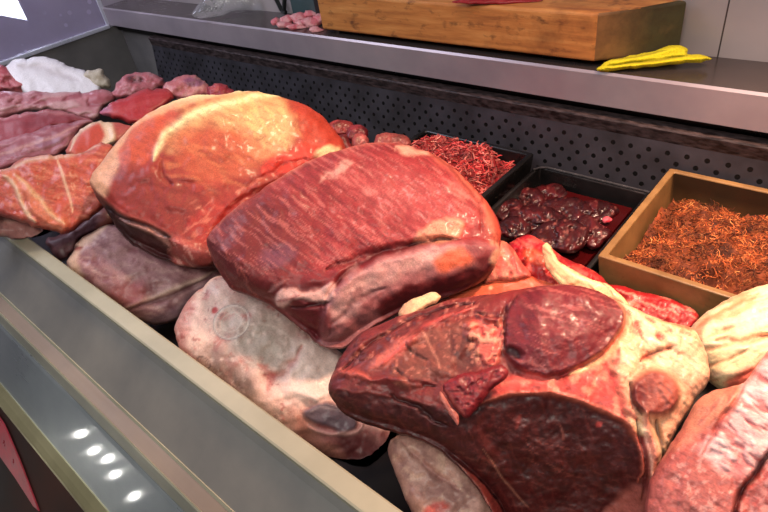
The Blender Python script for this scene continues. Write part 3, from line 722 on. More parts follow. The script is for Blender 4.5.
# ---- big round at the upper left, cut face up
R = root_at('beef_round', (215, 200), -0.02, 'big beef round with yellow fat and an orange-lit cut face, leaning on the largest roast', 'beef')
def p(f):
    f.base((156, 50, 42), .14)
    f.poly([(88, 180), (104, 156), (130, 128), (156, 108), (190, 94), (225, 92), (206, 103), (180, 114), (156, 126), (140, 140), (128, 160), (120, 182), (112, 196), (98, 192)], (228, 168, 132), 3, 4, .95)
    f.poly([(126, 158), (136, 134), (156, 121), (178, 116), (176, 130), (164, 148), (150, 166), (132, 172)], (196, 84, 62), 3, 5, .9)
    f.poly([(118, 178), (140, 168), (166, 172), (190, 188), (214, 206), (208, 228), (176, 226), (140, 208), (116, 192)], (140, 48, 42), 6, 7, .85)
    f.poly([(204, 104), (240, 92), (280, 96), (292, 120), (284, 148), (262, 160), (240, 140), (214, 130), (190, 136), (176, 148), (172, 140), (186, 120)], (230, 176, 122), 12, 12, .8)  # yellow fat; the paint also carries some of the lamp's yellow light
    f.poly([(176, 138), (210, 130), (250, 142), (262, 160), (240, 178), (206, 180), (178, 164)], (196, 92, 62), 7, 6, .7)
    f.poly([(284, 100), (320, 112), (342, 140), (348, 152), (318, 158), (296, 150), (288, 128)], (184, 62, 44), 7, 6, .85)
    f.line([(158, 160), (164, 146), (178, 130), (204, 115), (234, 106), (262, 99), (278, 98)], 4.5, (248, 228, 176), .95, 3, h=2)
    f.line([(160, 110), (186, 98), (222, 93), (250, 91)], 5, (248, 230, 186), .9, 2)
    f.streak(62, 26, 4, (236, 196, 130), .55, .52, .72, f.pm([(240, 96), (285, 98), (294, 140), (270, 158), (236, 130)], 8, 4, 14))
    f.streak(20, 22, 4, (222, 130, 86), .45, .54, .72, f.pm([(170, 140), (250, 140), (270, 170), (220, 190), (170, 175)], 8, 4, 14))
    f.streak(25, 30, 3.5, (120, 40, 36), .45, .55, .75, f.pm([(110, 180), (170, 168), (215, 206), (205, 235), (150, 225)], 8, 4, 14))
    f.poly([(262, 164), (280, 156), (300, 150), (312, 154), (300, 164), (284, 172), (262, 178)], (206, 52, 40), 3, 6, .95, h=2)
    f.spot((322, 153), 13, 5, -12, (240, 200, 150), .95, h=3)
    f.line([(158, 168), (168, 182), (186, 184), (212, 180)], 2, (150, 44, 34), .45, 4, h=-1); f.line([(244, 186), (262, 176), (300, 160)], 3, (150, 40, 34), .6, 5, h=-2)
    f.line([(164, 162), (166, 176), (176, 186)], 2, (124, 34, 30), .7, 3, h=-3)
    f.line([(210, 234), (226, 214), (248, 196), (276, 182)], 4, (150, 40, 36), .6, 4, h=-4)
    f.poly([(190, 214), (216, 200), (236, 204), (216, 232), (206, 240), (196, 232)], (178, 52, 46), 4, 6, .8)
    f.streak(-35, 14, 3, (222, 132, 112), .5, .6, .75, f.pm([(180, 210), (260, 180), (250, 205), (205, 245)], 6, 4, 14))
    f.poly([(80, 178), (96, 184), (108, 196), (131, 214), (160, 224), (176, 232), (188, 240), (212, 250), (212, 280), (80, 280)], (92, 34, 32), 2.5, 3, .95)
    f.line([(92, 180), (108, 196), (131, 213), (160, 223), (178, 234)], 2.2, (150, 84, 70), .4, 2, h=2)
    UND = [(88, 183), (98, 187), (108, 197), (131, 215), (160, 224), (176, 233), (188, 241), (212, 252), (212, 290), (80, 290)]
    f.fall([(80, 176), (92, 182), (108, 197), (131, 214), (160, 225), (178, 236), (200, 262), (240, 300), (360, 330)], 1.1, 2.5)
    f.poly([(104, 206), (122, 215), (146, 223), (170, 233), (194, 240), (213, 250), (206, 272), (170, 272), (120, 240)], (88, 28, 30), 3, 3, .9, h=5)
    f.poly([(84, 184), (98, 189), (110, 200), (132, 217), (160, 227), (176, 236), (172, 262), (140, 252), (118, 234), (98, 204)], (46, 13, 15), 2.5, 3, .92)  # underside colour taken near black to stand for its shade
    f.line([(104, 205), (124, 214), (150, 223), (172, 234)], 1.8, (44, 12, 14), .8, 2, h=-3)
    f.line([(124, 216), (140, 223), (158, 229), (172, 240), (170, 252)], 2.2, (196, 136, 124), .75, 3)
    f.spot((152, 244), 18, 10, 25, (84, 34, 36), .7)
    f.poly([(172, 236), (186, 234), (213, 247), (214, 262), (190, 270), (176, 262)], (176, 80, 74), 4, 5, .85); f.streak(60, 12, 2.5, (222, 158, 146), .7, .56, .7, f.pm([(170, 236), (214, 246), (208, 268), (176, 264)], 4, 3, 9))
    f.streak(28, 9, 1.6, (120, 40, 34), .35, .5, .72, f.pm([(126, 150), (180, 110), (300, 104), (345, 150), (220, 200), (120, 190)], 8, 4, 14))
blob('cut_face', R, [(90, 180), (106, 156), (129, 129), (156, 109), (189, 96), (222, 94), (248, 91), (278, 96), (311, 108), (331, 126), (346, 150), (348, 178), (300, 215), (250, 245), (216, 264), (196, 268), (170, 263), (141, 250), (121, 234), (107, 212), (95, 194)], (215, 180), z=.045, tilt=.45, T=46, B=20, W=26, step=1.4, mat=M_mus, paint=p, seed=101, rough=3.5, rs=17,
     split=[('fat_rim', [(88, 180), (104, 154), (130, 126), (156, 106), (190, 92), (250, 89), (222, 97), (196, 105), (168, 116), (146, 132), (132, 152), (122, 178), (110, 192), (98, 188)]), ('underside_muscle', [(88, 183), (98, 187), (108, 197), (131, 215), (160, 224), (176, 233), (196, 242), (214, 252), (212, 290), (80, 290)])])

# ---- largest roast in the middle
R = root_at('beef_roast', (350, 300), -0.03, 'largest red beef roast, grainy cut face up, in the middle of the pile', 'beef')
def p(f):
    f.base((132, 38, 42), .12)
    face = f.pm([(214, 232), (232, 214), (262, 192), (296, 170), (330, 154), (372, 145), (408, 149), (436, 164), (458, 184), (470, 206), (466, 226), (440, 238), (405, 243), (363, 255), (329, 268), (300, 274), (268, 272), (236, 262), (218, 250)], 4, 5, 14)
    f.lay(face * .9, (146, 44, 48))
    f.streak(30, 34, 3.2, (190, 84, 84), .4, .52, .72, face)
    f.streak(36, 26, 2.4, (110, 28, 34), .4, .54, .72, face)
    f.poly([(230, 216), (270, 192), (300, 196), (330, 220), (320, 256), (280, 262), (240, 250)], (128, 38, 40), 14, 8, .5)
    f.poly([(212, 236), (250, 206), (282, 206), (300, 240), (292, 280), (240, 280)], (98, 32, 32), 16, 8, .6)  # left side painted darker to break up the even lamplight
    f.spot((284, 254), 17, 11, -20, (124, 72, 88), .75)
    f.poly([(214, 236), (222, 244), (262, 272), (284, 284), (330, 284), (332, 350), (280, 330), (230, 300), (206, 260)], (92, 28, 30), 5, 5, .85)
    f.streak(70, 24, 2.5, (170, 84, 72), .6, .62, .76, f.pm([(212, 232), (236, 240), (262, 290), (240, 296), (212, 262)], 5, 3, 12))
    f.line([(330, 268), (365, 254), (406, 243), (442, 238)], 4, (84, 20, 26), .8, 3, h=-5)
    f.poly([(410, 240), (418, 228), (430, 222), (448, 222), (455, 230), (446, 238), (428, 242)], (234, 190, 150), 3, 4, .95, h=2)
    f.poly([(404, 240), (420, 226), (440, 220), (458, 212), (464, 224), (450, 240)], (206, 78, 70), 5, 4, .45)
    f.spot((368, 195), 6, 4, 10, (210, 130, 122), .8, 3, soft=.6)
    f.poly([(320, 184), (334, 174), (341, 167), (352, 165), (348, 173), (342, 176), (340, 181), (330, 180)], (220, 160, 146), 2.5, 6, .85, ws=8)
    f.poly([(392, 152), (404, 148), (420, 152), (428, 160), (414, 160), (404, 157)], (228, 172, 146), 3, 6, .85, ws=8); f.poly([(444, 190), (452, 188), (460, 198), (458, 206), (448, 202)], (206, 124, 112), 4, 6, .6, ws=8)
    f.line([(264, 190), (296, 169), (330, 154), (372, 146), (408, 147)], 4, (206, 110, 96), .7, 3)
    f.line([(214, 236), (232, 214), (262, 190), (296, 168)], 2.6, (196, 106, 92), .6, 3)
    rim = [(420, 150), (440, 162), (458, 180), (474, 202), (484, 226), (486, 244), (480, 262)]
    f.line(rim, 7, (206, 112, 90), .85, 4, h=2); f.line([(438, 158), (462, 180), (482, 206), (492, 232), (492, 246)], 3, (196, 82, 62), .9, 3)
    f.line([(430, 158), (452, 178), (470, 206), (474, 232)], 2.2, (110, 26, 28), .7, 3, h=-2)
    f.spot((487, 250), 9, 7, 40, (222, 160, 130), .8)
    f.mottle(7, (120, 28, 30), .6, .6, .72, f.lm(rim, 11, 2, 9))
    # lower lobe wrapped in grey-pink membrane, with its own dark cut face
    LOW = [(322, 322), (328, 298), (346, 275), (380, 257), (424, 245), (456, 241), (486, 246), (494, 258), (486, 276), (440, 300), (380, 322), (340, 352), (316, 350)]
    f.fall([(200, 246), (222, 252), (262, 276), (300, 282), (330, 280), (364, 262), (406, 250), (440, 250), (510, 262)], .45, 5)
    f.poly(LOW, (160, 98, 100), 4, 4, .95, h=9)
    f.line([(326, 306), (330, 290), (346, 271), (380, 253), (424, 242), (456, 238)], 2.4, (70, 18, 24), .75, 3, h=-4)
    f.poly([(352, 274), (384, 258), (424, 248), (446, 250), (430, 262), (392, 276), (362, 300), (340, 318), (334, 300)], (206, 156, 152), 6, 6, .8)
    f.streak(-30, 18, 2.2, (212, 166, 158), .55, .55, .72, f.pm([(340, 282), (400, 252), (430, 256), (380, 280), (340, 312)], 7, 4, 12))
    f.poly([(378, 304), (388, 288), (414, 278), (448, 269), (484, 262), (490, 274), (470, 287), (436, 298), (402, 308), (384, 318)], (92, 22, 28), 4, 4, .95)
    f.poly([(426, 260), (434, 250), (452, 248), (464, 255), (452, 267), (434, 269)], (222, 104, 70), 4, 4, .9)
    f.poly([(456, 243), (474, 246), (490, 252), (488, 266), (466, 262)], (118, 40, 46), 4, 4, .85)
    f.line([(330, 332), (340, 312), (362, 294), (384, 284)], 3, (96, 46, 52), .6, 4, h=-2); f.mottle(10, (110, 54, 62), .5, .54, .7, f.pm([(326, 300), (370, 280), (390, 300), (340, 350), (316, 350)], 5, 4, 10))
    f.poly([(278, 300), (292, 292), (322, 300), (330, 320), (312, 342), (290, 324)], (96, 26, 34), 5, 5, .8, h=2); f.line([(270, 294), (284, 302), (306, 330)], 2, (150, 86, 86), .5, 4)
    f.spot((488, 256), 7, 9, 20, (226, 166, 138), .8, h=2)
    f.poly([(278, 296), (288, 287), (300, 285), (312, 287), (324, 284), (335, 277), (336, 287), (330, 296), (318, 298), (305, 294), (294, 300), (284, 304)], (220, 170, 162), 2, 4, .95, ws=9, h=3); f.line([(280, 299), (292, 296), (304, 291)], 1.8, (150, 70, 72), .7, 2); f.line([(296, 303), (318, 301), (332, 296)], 2, (48, 12, 16), .7, 3, h=-3); f.line([(272, 290), (286, 280), (296, 276)], 2, (186, 130, 130), .5, 4)
    f.streak(38, 16, 1.4, (206, 120, 114), .45, .56, .7, face); f.streak(36, 14, 1.3, (92, 20, 26), .5, .54, .7, face, h=-.6); f.spot((400, 200), 48, 22, 20, (196, 96, 94), .3, 8, soft=.7)  # the last spot paints a soft pinkish sheen on the face
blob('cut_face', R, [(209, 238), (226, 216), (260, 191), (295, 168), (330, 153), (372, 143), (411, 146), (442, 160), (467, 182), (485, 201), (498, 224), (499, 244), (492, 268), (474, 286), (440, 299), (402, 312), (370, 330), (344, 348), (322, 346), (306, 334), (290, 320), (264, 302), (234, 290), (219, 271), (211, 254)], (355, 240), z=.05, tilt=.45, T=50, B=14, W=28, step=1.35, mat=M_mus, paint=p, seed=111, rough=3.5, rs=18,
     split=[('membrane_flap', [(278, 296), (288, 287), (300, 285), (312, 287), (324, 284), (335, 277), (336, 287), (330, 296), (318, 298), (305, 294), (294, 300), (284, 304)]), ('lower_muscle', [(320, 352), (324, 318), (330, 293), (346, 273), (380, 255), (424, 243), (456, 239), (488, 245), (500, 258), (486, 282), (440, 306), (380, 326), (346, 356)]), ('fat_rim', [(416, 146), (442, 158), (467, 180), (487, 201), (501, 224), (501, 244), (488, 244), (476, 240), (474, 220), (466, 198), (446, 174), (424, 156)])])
# ---- mauve membrane-covered piece at the rail
R = root_at('meat_cut', (140, 285), -0.10, 'pale mauve membrane-covered meat cut resting on the front rail below the orange round', 'meat')
def p(f):
    f.base((172, 128, 130), .12)
    f.streak(28, 26, 4, (132, 84, 92), .6, .5, .68); f.streak(12, 18, 3, (208, 168, 160), .5, .55, .72); f.mottle(9, (126, 64, 72), .55, .55, .72, h=-1)
    f.poly([(66, 262), (74, 246), (80, 238), (100, 226), (112, 222), (100, 236), (86, 248), (80, 262), (86, 280), (74, 274)], (220, 182, 158), 4, 4, .9)
    f.line([(73, 250), (84, 249)], 2, (150, 50, 50), .9, 1, h=-3)
    f.line([(72, 250), (80, 246)], 1.6, (60, 20, 20), .7, 1)
    f.line([(124, 308), (150, 296), (180, 286), (214, 270)], 3, (206, 172, 156), .85, 2, h=2); f.line([(130, 309), (160, 298), (214, 276)], 2, (96, 58, 66), .7, 2, h=-3)
    f.poly([(110, 285), (140, 282), (150, 295), (124, 308), (104, 298)], (146, 72, 76), 6, 6, .7)
    f.poly([(140, 318), (172, 306), (214, 276), (222, 300), (170, 330)], (148, 116, 128), 5, 4, .7)
blob('meat_body', R, [(66, 264), (74, 250), (76, 243), (92, 232), (109, 224), (128, 230), (150, 246), (186, 250), (220, 258), (224, 280), (198, 300), (176, 320), (150, 324), (124, 312), (94, 292), (76, 278)], (140, 275), z=-.07, tilt=.3, T=28, B=10, mat=M_fat, paint=p, seed=121, rough=3.5, rs=16)

# ---- stamped pale piece
R = root_at('meat_joint', (270, 380), -0.11, 'pale fat-covered joint with round inspection stamps, lying against the front rail', 'meat')
def p(f):
    f.base((234, 198, 186), .1)
    f.poly([(176, 300), (190, 290), (196, 310), (190, 340), (206, 366), (180, 350), (170, 330)], (196, 110, 104), 5, 6, .7)
    f.poly([(232, 300), (262, 302), (300, 332), (336, 372), (326, 384), (290, 376), (256, 380), (236, 360), (226, 340)], (176, 160, 152), 8, 8, .55)
    f.mottle(16, (206, 160, 152), .6, .48, .68); f.mottle(10, (204, 106, 104), .55, .6, .74); f.mottle(6, (160, 60, 64), .6, .7, .8)
    f.poly([(296, 346), (326, 344), (344, 356), (336, 386), (320, 398), (296, 396), (284, 376)], (242, 216, 206), 6, 7, .9, h=5)
    f.spot((266, 346), 30, 22, 20, (176, 164, 152), .6); f.ring((266, 348), 29, 20, 20, 1.3, (226, 206, 196), .6)
    f.line([(262, 376), (280, 374), (292, 362), (300, 348)], 3.5, (176, 92, 88), .6, 4, h=-3)
    f.poly([(200, 348), (230, 352), (256, 384), (240, 400), (212, 378)], (128, 108, 104), 8, 8, .7); f.mottle(5, (232, 206, 196), .5, .58, .72); f.line([(258, 364), (272, 376), (268, 388)], 4, (176, 70, 70), .6, 5)
    # inspection stamp: an inked double ring with worn lettering
    f.ring((234, 325), 18, 15.5, -35, .9, (120, 96, 104), .55); f.ring((234, 325), 17, 14.6, -35, .8, (240, 226, 218), .8)
    f.ring((234, 325), 13.6, 11.4, -35, 1.3, (140, 112, 118), .45, gap=5.0); f.ring((234, 325), 10, 8.3, -35, .8, (236, 222, 214), .6)
    f.spot((234, 325), 8, 6.5, -35, (226, 206, 200), .6)
    f.ring((207, 363), 7, 4.5, 40, .8, (84, 70, 76), .7); f.ring((207, 363), 4.5, 2.6, 40, .6, (84, 70, 76), .5, gap=4)
    f.spot((218, 314), 3.5, 3.5, 0, (190, 40, 44), .9, 2)
    f.poly([(300, 410), (330, 400), (360, 424), (388, 430), (392, 470), (340, 466), (300, 440)], (120, 40, 44), 6, 6, .8)
    f.poly([(336, 424), (362, 432), (380, 450), (360, 470), (336, 450)], (70, 12, 20), 6, 5, .85)
    f.poly([(286, 408), (306, 410), (316, 430), (340, 452), (320, 452), (290, 430)], (196, 140, 122), 6, 6, .6)
    f.poly([(302, 409), (316, 402), (334, 403), (348, 412), (350, 422), (338, 427), (322, 423), (308, 418)], (92, 78, 88), 2.5, 3, .95, h=4); f.line([(306, 410), (318, 405), (336, 408)], 1.5, (150, 134, 138), .6, 2)
    f.line([(306, 422), (326, 430), (350, 428), (360, 416)], 2.2, (206, 160, 152), .7, 3, h=2)
blob('fat_cover', R, [(218, 276), (204, 286), (190, 299), (178, 318), (175, 336), (184, 356), (207, 378), (249, 408), (291, 438), (333, 464), (366, 482), (394, 456), (398, 430), (380, 408), (358, 384), (344, 356), (320, 336), (290, 312), (262, 288), (240, 278)], (275, 372), z=-.088, tilt=.25, T=36, B=8, W=26, step=1.3, mat=M_fat, paint=p, seed=131, rough=4, rs=18,
     split=[('grey_gland', [(302, 409), (316, 402), (334, 403), (348, 412), (350, 422), (338, 427), (322, 423), (308, 418)]), ('dark_meat', [(330, 436), (358, 428), (380, 434), (402, 440), (394, 470), (366, 486), (330, 466)])])
# ---- pale piece below the front joint
R = root_at('meat_piece', (440, 490), -0.10, 'pale fat-streaked meat piece tucked under the dark front joint at the rail', 'meat')
def p(f):
    f.base((176, 134, 122), .14); f.mottle(14, (132, 92, 86), .7, .48, .66); f.mottle(9, (206, 170, 150), .6, .55, .7); f.spot((436, 508), 14, 7, -20, (176, 62, 56), .8)
    f.line([(400, 440), (430, 470), (460, 490)], 3, (150, 96, 90), .5, 5, h=-3)
blob('meat_body', R, [(388, 450), (397, 436), (418, 430), (450, 446), (480, 480), (500, 520), (490, 560), (440, 560), (412, 512), (398, 480)], (440, 480), z=-.055, tilt=.2, T=22, B=10, mat=M_fat, paint=p, seed=141, rough=4, rs=16)

# ---- dark front joint
R = root_at('beef_joint', (520, 440), -0.08, 'large dark red leg joint with several cut muscles, at the front of the pile', 'beef')
def p(f):
    f.base((112, 42, 40), .18)
    # left slabs
    f.poly([(334, 384), (346, 354), (364, 333), (400, 317), (400, 330), (376, 346), (362, 366), (352, 388)], (110, 38, 40), 4, 4, .9)
    f.line([(372, 330), (400, 318), (440, 304), (500, 296)], 4, (140, 50, 50), .6, 3, h=4)
    f.line([(350, 372), (376, 346), (404, 330), (440, 314), (476, 308)], 2.4, (60, 16, 20), .8, 3, h=-6)
    f.poly([(382, 366), (402, 346), (428, 336), (438, 330), (424, 348), (404, 364), (388, 372)], (208, 108, 96), 4, 5, .85, h=3)
    f.line([(392, 366), (414, 350), (432, 332), (456, 322), (476, 314)], 3, (200, 80, 74), .85, 3, h=3)
    f.line([(332, 381), (346, 374), (364, 376), (380, 382)], 4, (196, 92, 80), .8, 4, h=3)
    f.poly([(400, 372), (420, 344), (446, 330), (470, 324), (476, 340), (462, 366), (440, 380), (414, 388)], (116, 62, 52), 5, 5, .8, h=4)
    f.poly([(458, 340), (474, 334), (486, 352), (478, 372), (462, 370), (456, 356)], (84, 36, 34), 4, 4, .85)
    f.poly([(474, 326), (500, 322), (508, 344), (502, 362), (486, 368), (476, 346)], (206, 96, 84), 4, 7, .85, ws=9, h=4); f.mottle(5, (232, 152, 124), .75, .52, .64, f.pm([(474, 324), (504, 320), (510, 350), (486, 370), (472, 346)], 4, 5, 8), h=1.5); f.mottle(5, (140, 36, 40), .7, .56, .66, f.pm([(470, 322), (506, 320), (510, 350), (490, 372), (472, 352)], 4, 5, 8), h=-1.5)
    f.poly([(480, 318), (504, 296), (526, 292), (514, 306), (504, 326), (490, 328)], (120, 36, 38), 4, 4, .9, h=5)
    f.line([(480, 318), (500, 322), (508, 312)], 2, (60, 12, 16), .7, 2, h=-3)
    # band between the muscles
    f.poly([(498, 386), (522, 376), (556, 380), (588, 366), (616, 350), (624, 380), (628, 424), (598, 408), (566, 398), (530, 394), (500, 398)], (204, 76, 68), 5, 6, .9, h=3)
    f.mottle(10, (232, 150, 120), .7, .52, .68, f.pm([(500, 388), (556, 380), (612, 350), (628, 424), (566, 398)], 5, 5, 12))
    f.streak(-28, 16, 2, (150, 62, 58), .5, .54, .7, f.pm([(345, 360), (400, 322), (480, 300), (470, 320), (400, 345), (360, 375)], 5, 4, 10)); f.streak(-32, 14, 2.2, (70, 20, 24), .55, .52, .68, f.pm([(340, 380), (365, 335), (480, 298), (470, 325), (400, 350), (370, 385)], 5, 4, 10), h=-1.5)
    f.line([(428, 336), (438, 350), (446, 372)], 1.2, (186, 120, 100), .7, 2); f.line([(402, 372), (420, 384), (440, 388)], 2.4, (58, 16, 18), .75, 4, h=-3); f.line([(414, 346), (420, 356), (436, 362)], 1.6, (62, 26, 22), .7, 3, h=-2)
    f.line([(380, 384), (410, 380), (440, 386)], 3, (132, 44, 44), .7, 4, h=3); f.mottle(7, (154, 84, 70), .45, .54, .7, f.pm([(400, 372), (446, 330), (470, 330), (462, 366), (420, 388)], 5, 4, 9)); f.mottle(5, (200, 120, 104), .5, .64, .74, f.pm([(345, 370), (400, 320), (480, 300), (500, 360), (400, 385)], 8, 4, 9))
    # right fat
    fat = f.pm([(606, 302), (636, 314), (664, 324), (692, 330), (706, 360), (706, 384), (690, 408), (668, 442), (656, 462), (640, 436), (622, 426), (612, 396), (604, 372), (616, 346), (620, 322)], 4, 7, 12)
    f.lay(fat * .95, (232, 186, 142)); f.h += fat * 3
    f.line([(611, 300), (619, 320), (612, 342), (592, 362), (566, 376)], 6, (236, 196, 144), .9, 4, h=2)
    f.streak(38, 16, 4.5, (196, 52, 46), .92, .48, .6, fat * f.pm([(620, 310), (690, 330), (706, 364), (660, 370), (630, 350)], 8, 5, 12), h=-1.2)
    f.streak(40, 22, 4, (242, 218, 176), .85, .5, .66, fat, h=1.2); f.mottle(7, (204, 84, 66), .6, .62, .72, fat, h=-.8); f.poly([(650, 356), (690, 352), (706, 372), (690, 404), (664, 440), (654, 420), (668, 396)], (222, 138, 116), 8, 8, .6); f.mottle(6, (240, 200, 160), .6, .56, .7, fat); f.poly([(640, 350), (672, 344), (696, 362), (690, 380), (664, 372), (650, 362)], (238, 206, 164), 6, 7, .6)
    f.line([(612, 352), (608, 376), (616, 402), (630, 420)], 5, (196, 62, 58), .8, 4); f.line([(630, 366), (646, 356), (662, 350)], 3, (140, 44, 34), .8, 4, h=-4)
    f.line([(624, 312), (650, 326), (676, 336), (694, 352)], 3.5, (226, 176, 130), .8, 4, h=4)
    # the cut end turns down towards the viewer below a ridge of pink fat
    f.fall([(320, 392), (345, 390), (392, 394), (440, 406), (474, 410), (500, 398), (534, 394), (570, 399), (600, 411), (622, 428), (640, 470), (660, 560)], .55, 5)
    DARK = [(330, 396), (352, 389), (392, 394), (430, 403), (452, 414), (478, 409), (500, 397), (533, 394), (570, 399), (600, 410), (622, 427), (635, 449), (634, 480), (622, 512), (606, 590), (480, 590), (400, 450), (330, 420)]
    dk = f.poly(DARK, (68, 20, 21), 3, 4, .97)  # dark muscle, painted darker still for the shade on this turned-away face
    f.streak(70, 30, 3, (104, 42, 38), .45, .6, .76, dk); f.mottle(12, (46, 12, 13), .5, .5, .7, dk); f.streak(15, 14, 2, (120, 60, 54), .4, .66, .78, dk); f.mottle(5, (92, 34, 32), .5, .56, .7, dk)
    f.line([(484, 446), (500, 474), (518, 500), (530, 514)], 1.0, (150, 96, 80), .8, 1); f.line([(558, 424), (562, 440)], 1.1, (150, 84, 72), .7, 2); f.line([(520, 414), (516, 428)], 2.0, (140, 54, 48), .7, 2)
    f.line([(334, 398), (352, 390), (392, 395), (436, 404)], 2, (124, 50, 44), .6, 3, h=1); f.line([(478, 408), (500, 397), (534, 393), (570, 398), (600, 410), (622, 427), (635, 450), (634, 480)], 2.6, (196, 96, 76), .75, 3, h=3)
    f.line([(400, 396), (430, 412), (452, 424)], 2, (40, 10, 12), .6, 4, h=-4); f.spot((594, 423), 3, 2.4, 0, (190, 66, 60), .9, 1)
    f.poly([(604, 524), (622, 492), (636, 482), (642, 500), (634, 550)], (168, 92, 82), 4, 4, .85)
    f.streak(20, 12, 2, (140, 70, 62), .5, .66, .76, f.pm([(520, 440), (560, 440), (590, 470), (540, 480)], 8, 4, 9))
    # oval muscle
    OV = [(540, 291), (577, 288), (606, 300), (617, 318), (612, 338), (588, 362), (557, 376), (523, 373), (507, 352), (506, 325), (517, 303)]
    ov = f.poly(OV, (112, 34, 42), 3, 3, .95, h=7); f.h += 9 * f.pm([(540, 300), (580, 300), (602, 318), (586, 350), (552, 364), (524, 356), (520, 322)], 18, 0, 14)
    f.streak(58, 22, 2.2, (178, 96, 92), .55, .54, .7, ov, bend=.8); f.streak(55, 26, 2.4, (74, 18, 26), .5, .52, .72, ov)
    f.line([(608, 300), (618, 318), (613, 339), (590, 363), (558, 378)], 2.6, (190, 46, 46), .75, 2, h=-2); f.spot((514, 356), 9, 5, 20, (40, 10, 14), .85, h=-3); f.line([(506, 352), (505, 326), (516, 303)], 2, (60, 14, 18), .7, 2, h=-4)
    # shank end and its sinew
    f.spot((643, 394), 26, 24, 20, (196, 120, 92), .7, h=2)
    f.spot((643, 394), 22, 21, 20, (134, 58, 52), .95, 2, h=8, soft=.2); f.spot((652, 390), 12, 14, 20, (182, 98, 82), .75, 3, h=2); f.spot((628, 396), 6, 13, -10, (104, 34, 36), .8, 2)
    f.line([(634, 412), (640, 434), (646, 462), (648, 492), (644, 540)], 5, (204, 122, 102), .95, 2, h=5); f.line([(632, 414), (638, 440), (643, 466), (645, 500)], 1.2, (236, 180, 156), .7, 1.5)
    f.line([(628, 416), (632, 440), (638, 466), (638, 500)], 1.8, (84, 20, 22), .8, 2, h=-4); f.line([(646, 418), (652, 440), (656, 462)], 2.4, (70, 20, 20), .8, 2, h=-5)
    f.line([(620, 384), (622, 400), (632, 414)], 2, (64, 16, 18), .8, 2, h=-4)
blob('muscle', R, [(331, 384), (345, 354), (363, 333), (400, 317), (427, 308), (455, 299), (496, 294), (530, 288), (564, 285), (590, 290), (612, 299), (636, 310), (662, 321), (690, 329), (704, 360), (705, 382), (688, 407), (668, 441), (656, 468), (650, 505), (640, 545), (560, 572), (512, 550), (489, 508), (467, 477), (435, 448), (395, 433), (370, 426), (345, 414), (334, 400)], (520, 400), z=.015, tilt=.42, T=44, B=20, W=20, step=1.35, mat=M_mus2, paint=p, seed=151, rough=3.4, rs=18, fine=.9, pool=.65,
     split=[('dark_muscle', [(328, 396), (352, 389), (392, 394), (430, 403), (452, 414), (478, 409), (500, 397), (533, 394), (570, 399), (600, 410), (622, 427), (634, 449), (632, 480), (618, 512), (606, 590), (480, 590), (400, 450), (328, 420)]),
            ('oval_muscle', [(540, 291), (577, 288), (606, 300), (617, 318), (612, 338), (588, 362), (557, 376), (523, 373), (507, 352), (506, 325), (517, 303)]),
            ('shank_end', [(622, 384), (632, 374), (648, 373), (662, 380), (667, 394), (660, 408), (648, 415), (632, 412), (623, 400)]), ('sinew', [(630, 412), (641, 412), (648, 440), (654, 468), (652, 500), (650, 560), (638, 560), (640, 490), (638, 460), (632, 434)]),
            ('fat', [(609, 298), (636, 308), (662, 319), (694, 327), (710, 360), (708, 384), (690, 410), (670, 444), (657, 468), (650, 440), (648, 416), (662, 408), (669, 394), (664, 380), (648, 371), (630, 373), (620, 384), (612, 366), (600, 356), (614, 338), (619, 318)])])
def p(f): f.base((112, 26, 34), .15); f.mottle(6, (156, 54, 60), .6); f.line([(446, 390), (456, 404), (464, 414)], 2, (196, 100, 92), .7, 2); f.mottle(4, (84, 16, 22), .5, .54, .7, h=-2)
blob('muscle_flap', R, [(443, 386), (461, 374), (482, 370), (502, 364), (508, 376), (492, 390), (478, 408), (468, 418), (458, 412), (450, 400)], (474, 391), d=.556, tilt=.25, T=8, B=8, step=1.2, mat=M_mus2, paint=p, seed=154, rough=3, rs=9, fine=1)
def p(f): f.base((170, 92, 82), .2); f.streak(60, 8, 1.5, (110, 34, 36), .7, .5, .65)
blob('tendon', R, [(440, 392), (446, 398), (452, 408), (459, 416), (458, 425), (453, 420), (447, 411), (441, 402)], (449, 408), d=.55, tilt=.1, T=1.5, B=4, step=.9, mat=M_mus2, paint=p, seed=155, rough=1.5, rs=5)

# ---- right: fat-capped shank and ribs
R = root_at('beef_shank', (750, 340), -0.06, 'beef shank wrapped in thick yellow-white fat in front of the tan tray', 'beef')
def p(f):
    f.base((248, 226, 176), .06)
    f.streak(-22, 34, 5, (216, 150, 108), .7, .56, .7, h=-1.2); f.streak(-18, 30, 6, (240, 226, 190), .6, .5, .66, h=1)
    f.line([(716, 340), (740, 340), (770, 336)], 3.5, (206, 130, 96), .7, 4, h=-3); f.line([(700, 330), (722, 312), (752, 300)], 3, (206, 126, 84), .7, 4, h=-2)
    f.poly([(724, 384), (740, 368), (770, 352), (800, 340), (800, 420), (740, 400)], (206, 74, 62), 5, 6, .9)
    f.poly([(688, 334), (702, 320), (712, 314), (704, 330), (700, 350)], (196, 84, 60), 4, 4, .7)
blob('fat_cap', R, [(686, 338), (700, 318), (718, 305), (738, 294), (768, 284), (800, 278), (830, 290), (835, 360), (800, 400), (770, 404), (735, 396), (712, 384), (699, 362)], (740, 335), z=.01, tilt=.4, T=36, B=18, mat=M_fatmat, paint=p, seed=161, rough=2.5, rs=24,
     split=[('lean_edge', [(724, 386), (740, 372), (770, 356), (810, 344), (830, 430), (740, 410)])])
R = root_at('rib_slab', (720, 470), -0.07, 'pink rib slab with pale membrane at the near right corner of the pile', 'ribs')
